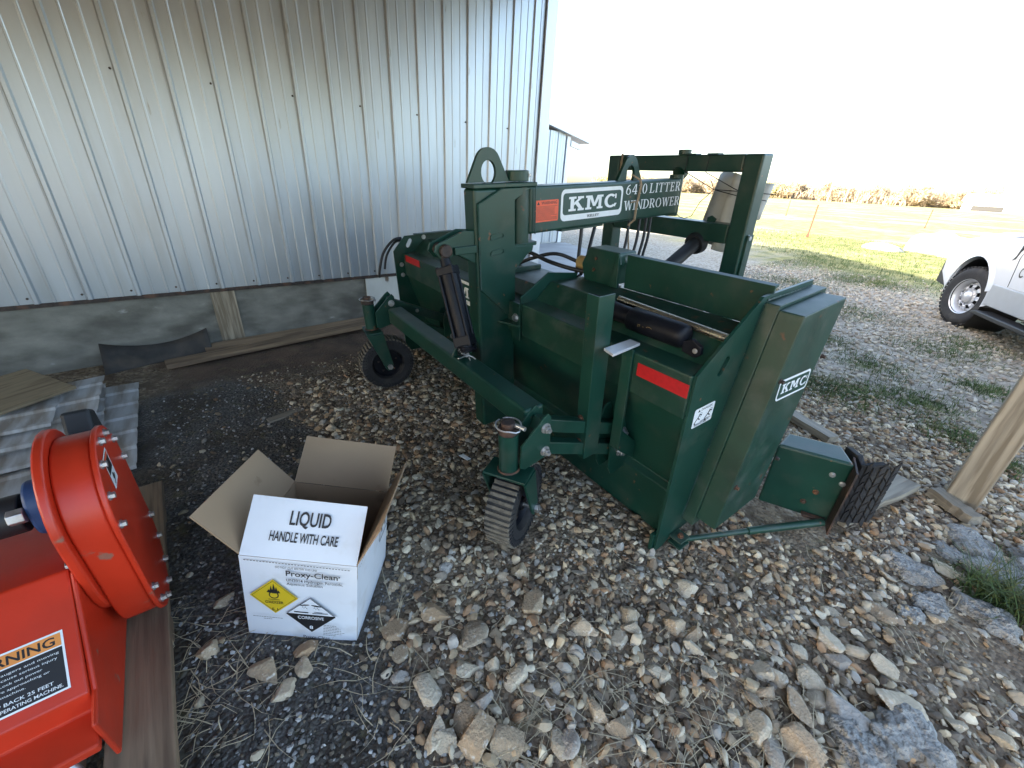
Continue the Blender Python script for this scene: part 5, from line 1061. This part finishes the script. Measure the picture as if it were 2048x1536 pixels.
# crumbled concrete at right
CH = [(.15, 2.30, .115, 'ragged crumbled concrete lump nearest the tan rock by the dirt patch'), (.24, 2.15, .085, 'small crumbled concrete lump below the ragged one'), (.24, 2.60, .080, 'crumbled concrete lump nearest the timber post'), (.20, 2.02, .060, 'flat concrete crumb left of the dirt patch'), (.30, 2.76, .14, 'broad broken concrete piece beside the timber post foot'), (.42, 2.60, .15, 'broken concrete slab edge with grass beside it'), (.52, 2.82, .16, 'rightmost cracked concrete slab piece'), (.40, 2.27, .12, 'rough concrete lump at right edge under the green grass'), (.29, 1.44, .13, 'rough concrete lump at the bottom right corner'), (.21, 1.28, .11, 'crumbled concrete piece at the bottom edge right of the large rocks')]
for i, (x, y, r, lb) in enumerate(CH):
    v_, f_ = ico(5); rr = np.random.default_rng(900+i); v_ = v_/np.linalg.norm(v_, axis=1, keepdims=True); nz_ = np.zeros(len(v_))
    for k in range(170): d = rr.normal(size=3); d /= np.linalg.norm(d); nz_ += .15*np.exp(-(1-v_ @ d)*190)*rr.uniform(-.5, 1)
    a = np.arctan2(v_[:, 1], v_[:, 0]); p = v_*(1+nz_+.13*np.sin(3*a+i)+.08*np.sin(7*a+2*i))[:, None]*np.array((.85, .66, .36)); p[:, 2] = np.minimum(p[:, 2], .25+nz_*.9)
    me = npmesh('concrete_lump', p*r, f_); me.polygons.foreach_set('use_smooth', [True]*len(me.polygons)); o = link('concrete_lump', me, 'aggregate'); o.location = (x, y, float(gh(x, y))+.05*r); o.rotation_euler = (0, 0, i*1.3); tag(o, lb, 'concrete', 'crumbled concrete pieces')

# ------------------------------------------------------------------ straw, grass, debris
def blades(name, xy, L0, L1, wd, lean, r, m, flat=False, seg=3):
    n_ = len(xy); L_ = r.uniform(L0, L1, n_); a = r.uniform(0, 2*np.pi, n_); le = r.uniform(lean*.4, lean, n_); z0 = gh(xy[:, 0], xy[:, 1]); V_ = np.zeros((n_, (seg+1)*2, 3))
    b0 = r.uniform(-.6, .6, n_)
    for i in range(seg+1):
        t = i/seg; w_ = wd*(1-.85*t); an = a+b0*t
        if flat: hx = L_*t*np.cos(an); hy = L_*t*np.sin(an); hz = .004+.030*np.sin(np.pi*np.clip(t*r.uniform(.6, 1.2, n_), 0, 1))*r.uniform(0, 1, n_)
        else: hx = le*L_*t**1.6*np.cos(an); hy = le*L_*t**1.6*np.sin(an); hz = L_*t*(1-.25*le*t)
        for k, s_ in ((0, -1), (1, 1)):
            V_[:, i*2+k, 0] = xy[:, 0]+hx-s_*w_*np.sin(an); V_[:, i*2+k, 1] = xy[:, 1]+hy+s_*w_*np.cos(an); V_[:, i*2+k, 2] = z0+hz
    q_ = np.array([[2*i, 2*i+1, 2*i+3, 2*i+2] for i in range(seg)]); F_ = (q_[None]+(np.arange(n_)*(seg+1)*2)[:, None, None]).reshape(-1, 4)
    return link(name, npmesh(name, V_.reshape(-1, 3), F_), m)
r_ = np.random.default_rng(77); st = []
for x, y, s_, n_ in ((-1.04, -.27, .13, 60), (-1.11, -.13, .10, 22), (-.80, .19, .12, 26), (-.45, .41, .16, 55), (-.34, .61, .15, 60), (-.17, .89, .17, 75), (-.01, 1.04, .14, 55), (-1.34, -.26, .09, 40), (-1.0, .42, .09, 16), (-.62, 1.3, .3, 20), (.2, 2.1, .25, 25), (.12, 1.15, .1, 40)):
    st.append(np.stack([r_.normal(x, s_, n_), r_.normal(y, s_, n_)], -1))
o = blades('dry_straw', np.concatenate(st), .06, .24, .0016, 0, r_, 'straw', True, 4); tag(o, 'dry straw stalks strewn over the gravel along the bottom', 'straw', kind='stuff')
gp = []
for gx_, gy_, rr, a in GP:
    n_ = int(min(3800, 4200*rr*rr*a+500)); p = np.stack([r_.normal(gx_, rr*.5, n_), r_.normal(gy_, rr*.5, n_)], -1); gp.append(p[~blocked(p[:, 0], p[:, 1])])
o = blades('grass_tufts', np.concatenate(gp), .02, .075, .0028, 1.1, r_, 'grass', False, 2); tag(o, 'low green weeds and grass in the gravel yard', 'grass', kind='stuff')
p = np.stack([r_.uniform(-16, 3, 42000), r_.uniform(8, 24, 42000)], -1); k = grassw(p[:, 0], p[:, 1])*(p[:, 1] > 11-.82*(p[:, 0]+1.2)) > r_.uniform(.2, 1, len(p)); p = p[k]
o = blades('field_grass', p, .04, .11, .006, 1.2, r_, 'grass', False, 2); tag(o, 'short pasture grass at the edge of the open field', 'grass', kind='stuff')
p = np.stack([r_.normal(.44, .07, 260), r_.normal(2.42, .05, 260)], -1); o = blades('grass_clump', p, .10, .24, .003, 1.3, r_, 'grass', False, 4); tag(o, 'long green grass clump growing beside the broken concrete at right', 'grass', kind='stuff')
mb = MB().prism([(-.035, -.012), (.03, -.016), (.04, .008), (-.02, .014)], 'z', 0, .006); o = mb.build('plastic_shard', 'decal', bevel=.002); o.location = (-1.70, 1.08, .016); o.rotation_euler = (.1, .1, .4); tag(o, 'small white plastic shard on the gravel between the caster wheels', 'shard')

# ------------------------------------------------------------------ open field: pile, fence posts, poles, barn, trees
v_, f_ = ico(4); rr = np.random.default_rng(4); nz_ = np.zeros(len(v_)); v_ = v_/np.linalg.norm(v_, axis=1, keepdims=True)
for k in range(140): d = rr.normal(size=3); d /= np.linalg.norm(d); nz_ += .16*np.exp(-(1-v_ @ d)*rr.uniform(12, 160))*rr.uniform(-1, .8)
pv = v_*(1+nz_)[:, None]*np.array((1.05, .95, .70)); me = npmesh('sand_pile', pv, f_); me.polygons.foreach_set('use_smooth', [True]*len(me.polygons)); o = link('sand_pile', me, 'concslab'); o.location = (-2.5, 21.6, float(gh(-2.5, 21.6))); o.rotation_euler = (0, 0, .4); tag(o, 'pale heap of sand in the sunlit field beyond the truck', 'pile')
for x, y, r, lb in ((-1.9, 20.6, .55, 'small pale heap nearest the truck in the sunlit field'), (-3.9, 20.4, .6, 'low pale heap at the left foot of the sand pile')):
    me = npmesh('sand_pile', pv*r*np.array((1.2, 1, .5)), f_); me.polygons.foreach_set('use_smooth', [True]*len(me.polygons)); o = link('sand_pile', me, 'concslab'); o.location = (x, y, float(gh(x, y))); o.rotation_euler = (0, 0, r*9); tag(o, lb, 'pile')
mb = MB(); mb.tube([(-.35, 0, .04), (-.1, .05, .10), (.15, .02, .09), (.45, -.05, .20)], .05, 6, .02); mb.tube([(-.35, 0, .04), (-.42, .1, .14)], .05, 6, .02); o = mb.build('fallen_branch', 'bark'); o.location = (-2.45, 20.75, float(gh(-2.45, 20.75))+.16); tag(o, 'dark broken branch lying on the sand heap', 'branch')
for x, y, h, lb in ((-6.82, 21.8, 1.32, 'rusty steel fence post standing nearer in the field'), (-6.36, 43.1, 1.3, 'rusty steel fence post standing farther, behind the sand pile'), (-16, 44, 1.3, 'rusty steel fence post far left, behind the hitch frame')):
    t = thing('fence_post', lb, 'fence post', (x, y, float(gh(x, y))-.02), group='steel fence posts')
    MB().prism([(-.03, -.004), (.03, -.004), (.03, .004), (.006, .004), (.006, .04), (-.006, .04), (-.006, .004), (-.03, .004)], 'z', 0, h).build('stake', 'tpost', t)
    MB().box((-.05, -.006, .0), (.05, -.0035, .16)).build('anchor_plate', 'tpost', t)
for x, y, h, lb in ((-56, 186, 8.2, 'taller white utility pole in front of the trees'), (-50, 183, 5.6, 'shorter white utility pole right of the taller one')):
    t = thing('utility_pole', lb, 'pole', (x, y, float(gh(x, y))-.3)); MB().cyl((0, 0, 0), (-.0, 0, h), .20, .15, n=10).build('pole', 'whitepaint', t, smooth=50); MB().box((-.7, -.06, h-.8), (.7, .06, h-.65)).build('crossarm', 'whitepaint', t)
bn = thing('white_barn', 'long low white barn in front of the far trees at right', 'building', (-13.5, 176, float(gh(-13.5, 176))-.1))
MB().box((-6.5, -4, 0), (6.5, 4, 2.4)).build('wall', 'whitepaint', bn); MB().prism([(-4.5, 2.4), (4.5, 2.4), (0, 4.4)], 'x', -7, 7).build('roof', 'trim', bn)
MB().box((-4.5, -4.03, .1), (1.5, -3.99, 1.4)).build('bay_shade_panel', 'plastic', bn); MB().box((6.5, -3, 0), (11, 3, 1.8)).build('side_shed', 'whitepaint', bn)  # dark panel on the barn wall paints the shade inside an open bay
def tree_mesh(seed, h, spread, twigs):
    r = np.random.default_rng(seed); tb = MB(); tips = []
    def branch(p, d, L_, rad, lev):
        n_ = 3; pts = [p]; 
        for i in range(n_): d = (d+Vector(r.normal(0, .16, 3))+Vector((0, 0, .06))).normalized(); pts.append(pts[-1]+d*L_/n_)
        tb.tube(pts, rad, 5 if lev == 0 else 3, rad*.5)
        if lev >= 2: tips.extend(pts[1:]); return
        for i in range(4 if lev == 0 else 3):
            k = 1+int(r.integers(0, n_)); a = r.uniform(0, 6.3); e = (d*.45+Vector((math.cos(a), math.sin(a), r.uniform(-.05, .55)))*spread).normalized()
            branch(pts[k], e, L_*r.uniform(.5, .75), rad*.5, lev+1)
        branch(pts[-1], d, L_*.6, rad*.5, lev+1)
    branch(Vector((0, 0, -.3)), Vector((0, 0, 1)), h*.42, h*.022, 0)
    T_ = np.array([t[:] for t in tips]); n_ = twigs; c_ = T_[r.integers(0, len(T_), n_)]+r.normal(0, h*.045, (n_, 3))*np.array((1.2, 1.2, .8)); c_ = c_[c_[:, 2] > .06*h]; n_ = len(c_)
    d = r.normal(size=(n_, 3))+np.array((0, 0, .6)); d /= np.linalg.norm(d, axis=1, keepdims=True); L_ = r.uniform(.05, .13, n_)[:, None]*h; s_ = np.cross(d, r.normal(size=(n_, 3))); s_ /= np.linalg.norm(s_, axis=1, keepdims=True); wd = r.uniform(.0035, .009, n_)[:, None]*h
    V_ = np.stack([c_-s_*wd, c_+s_*wd, c_+d*L_+s_*wd*.3, c_+d*L_*.9-s_*wd*.6], 1).reshape(-1, 3); F_ = np.arange(n_*4).reshape(-1, 4)
    return tb.mesh('trunk', 50), npmesh('crown', V_, F_)
protos = []
for i in range(7):
    a, b_ = tree_mesh(40+i, 1.0, (.8, 1.0, 1.2)[i % 3], 1500); a.materials.append(M['bark']); b_.materials.append(M['twiggreen' if i == 5 else 'twig']); protos.append((a, b_))
r = np.random.default_rng(3); azs = np.linspace(-40, 4, 58)
nearp = ('bare brown tree in the far tree line behind the field', 'olive tinged bare tree in the far tree line')
for i, az in enumerate(azs):
    a = R_(az+r.normal(0, .25)); D_ = r.uniform(205, 245); x, y = D_*math.sin(a), D_*math.cos(a); k = int(r.integers(0, 7)); h = r.uniform(9.5, 12.5)*(1+.18*(i % 5 == 0))
    t = thing('bare_tree', nearp[1 if k == 5 else 0], 'tree', (x, y, float(gh(x, y))-.2), group='olive bare trees of the tree line' if k == 5 else 'bare brown trees of the tree line')
    for nm, me in zip(('trunk', 'crown'), protos[k]): o = link(nm, me, None, t); o.scale = (h*1.15, h*1.15, h); o.rotation_euler = (0, 0, r.uniform(0, 6.3))
# undergrowth closing the foot of the tree line
n_ = 9000; a = np.radians(r.uniform(-42, 5, n_)); D_ = r.uniform(215, 260, n_); x, y = D_*np.sin(a), D_*np.cos(a)
o = blades('far_undergrowth', np.stack([x, y], -1), 1.5, 5.0, .35, .7, r, 'twig', False, 2); tag(o, 'brown brush filling the foot of the far tree line', 'brush', kind='stuff')
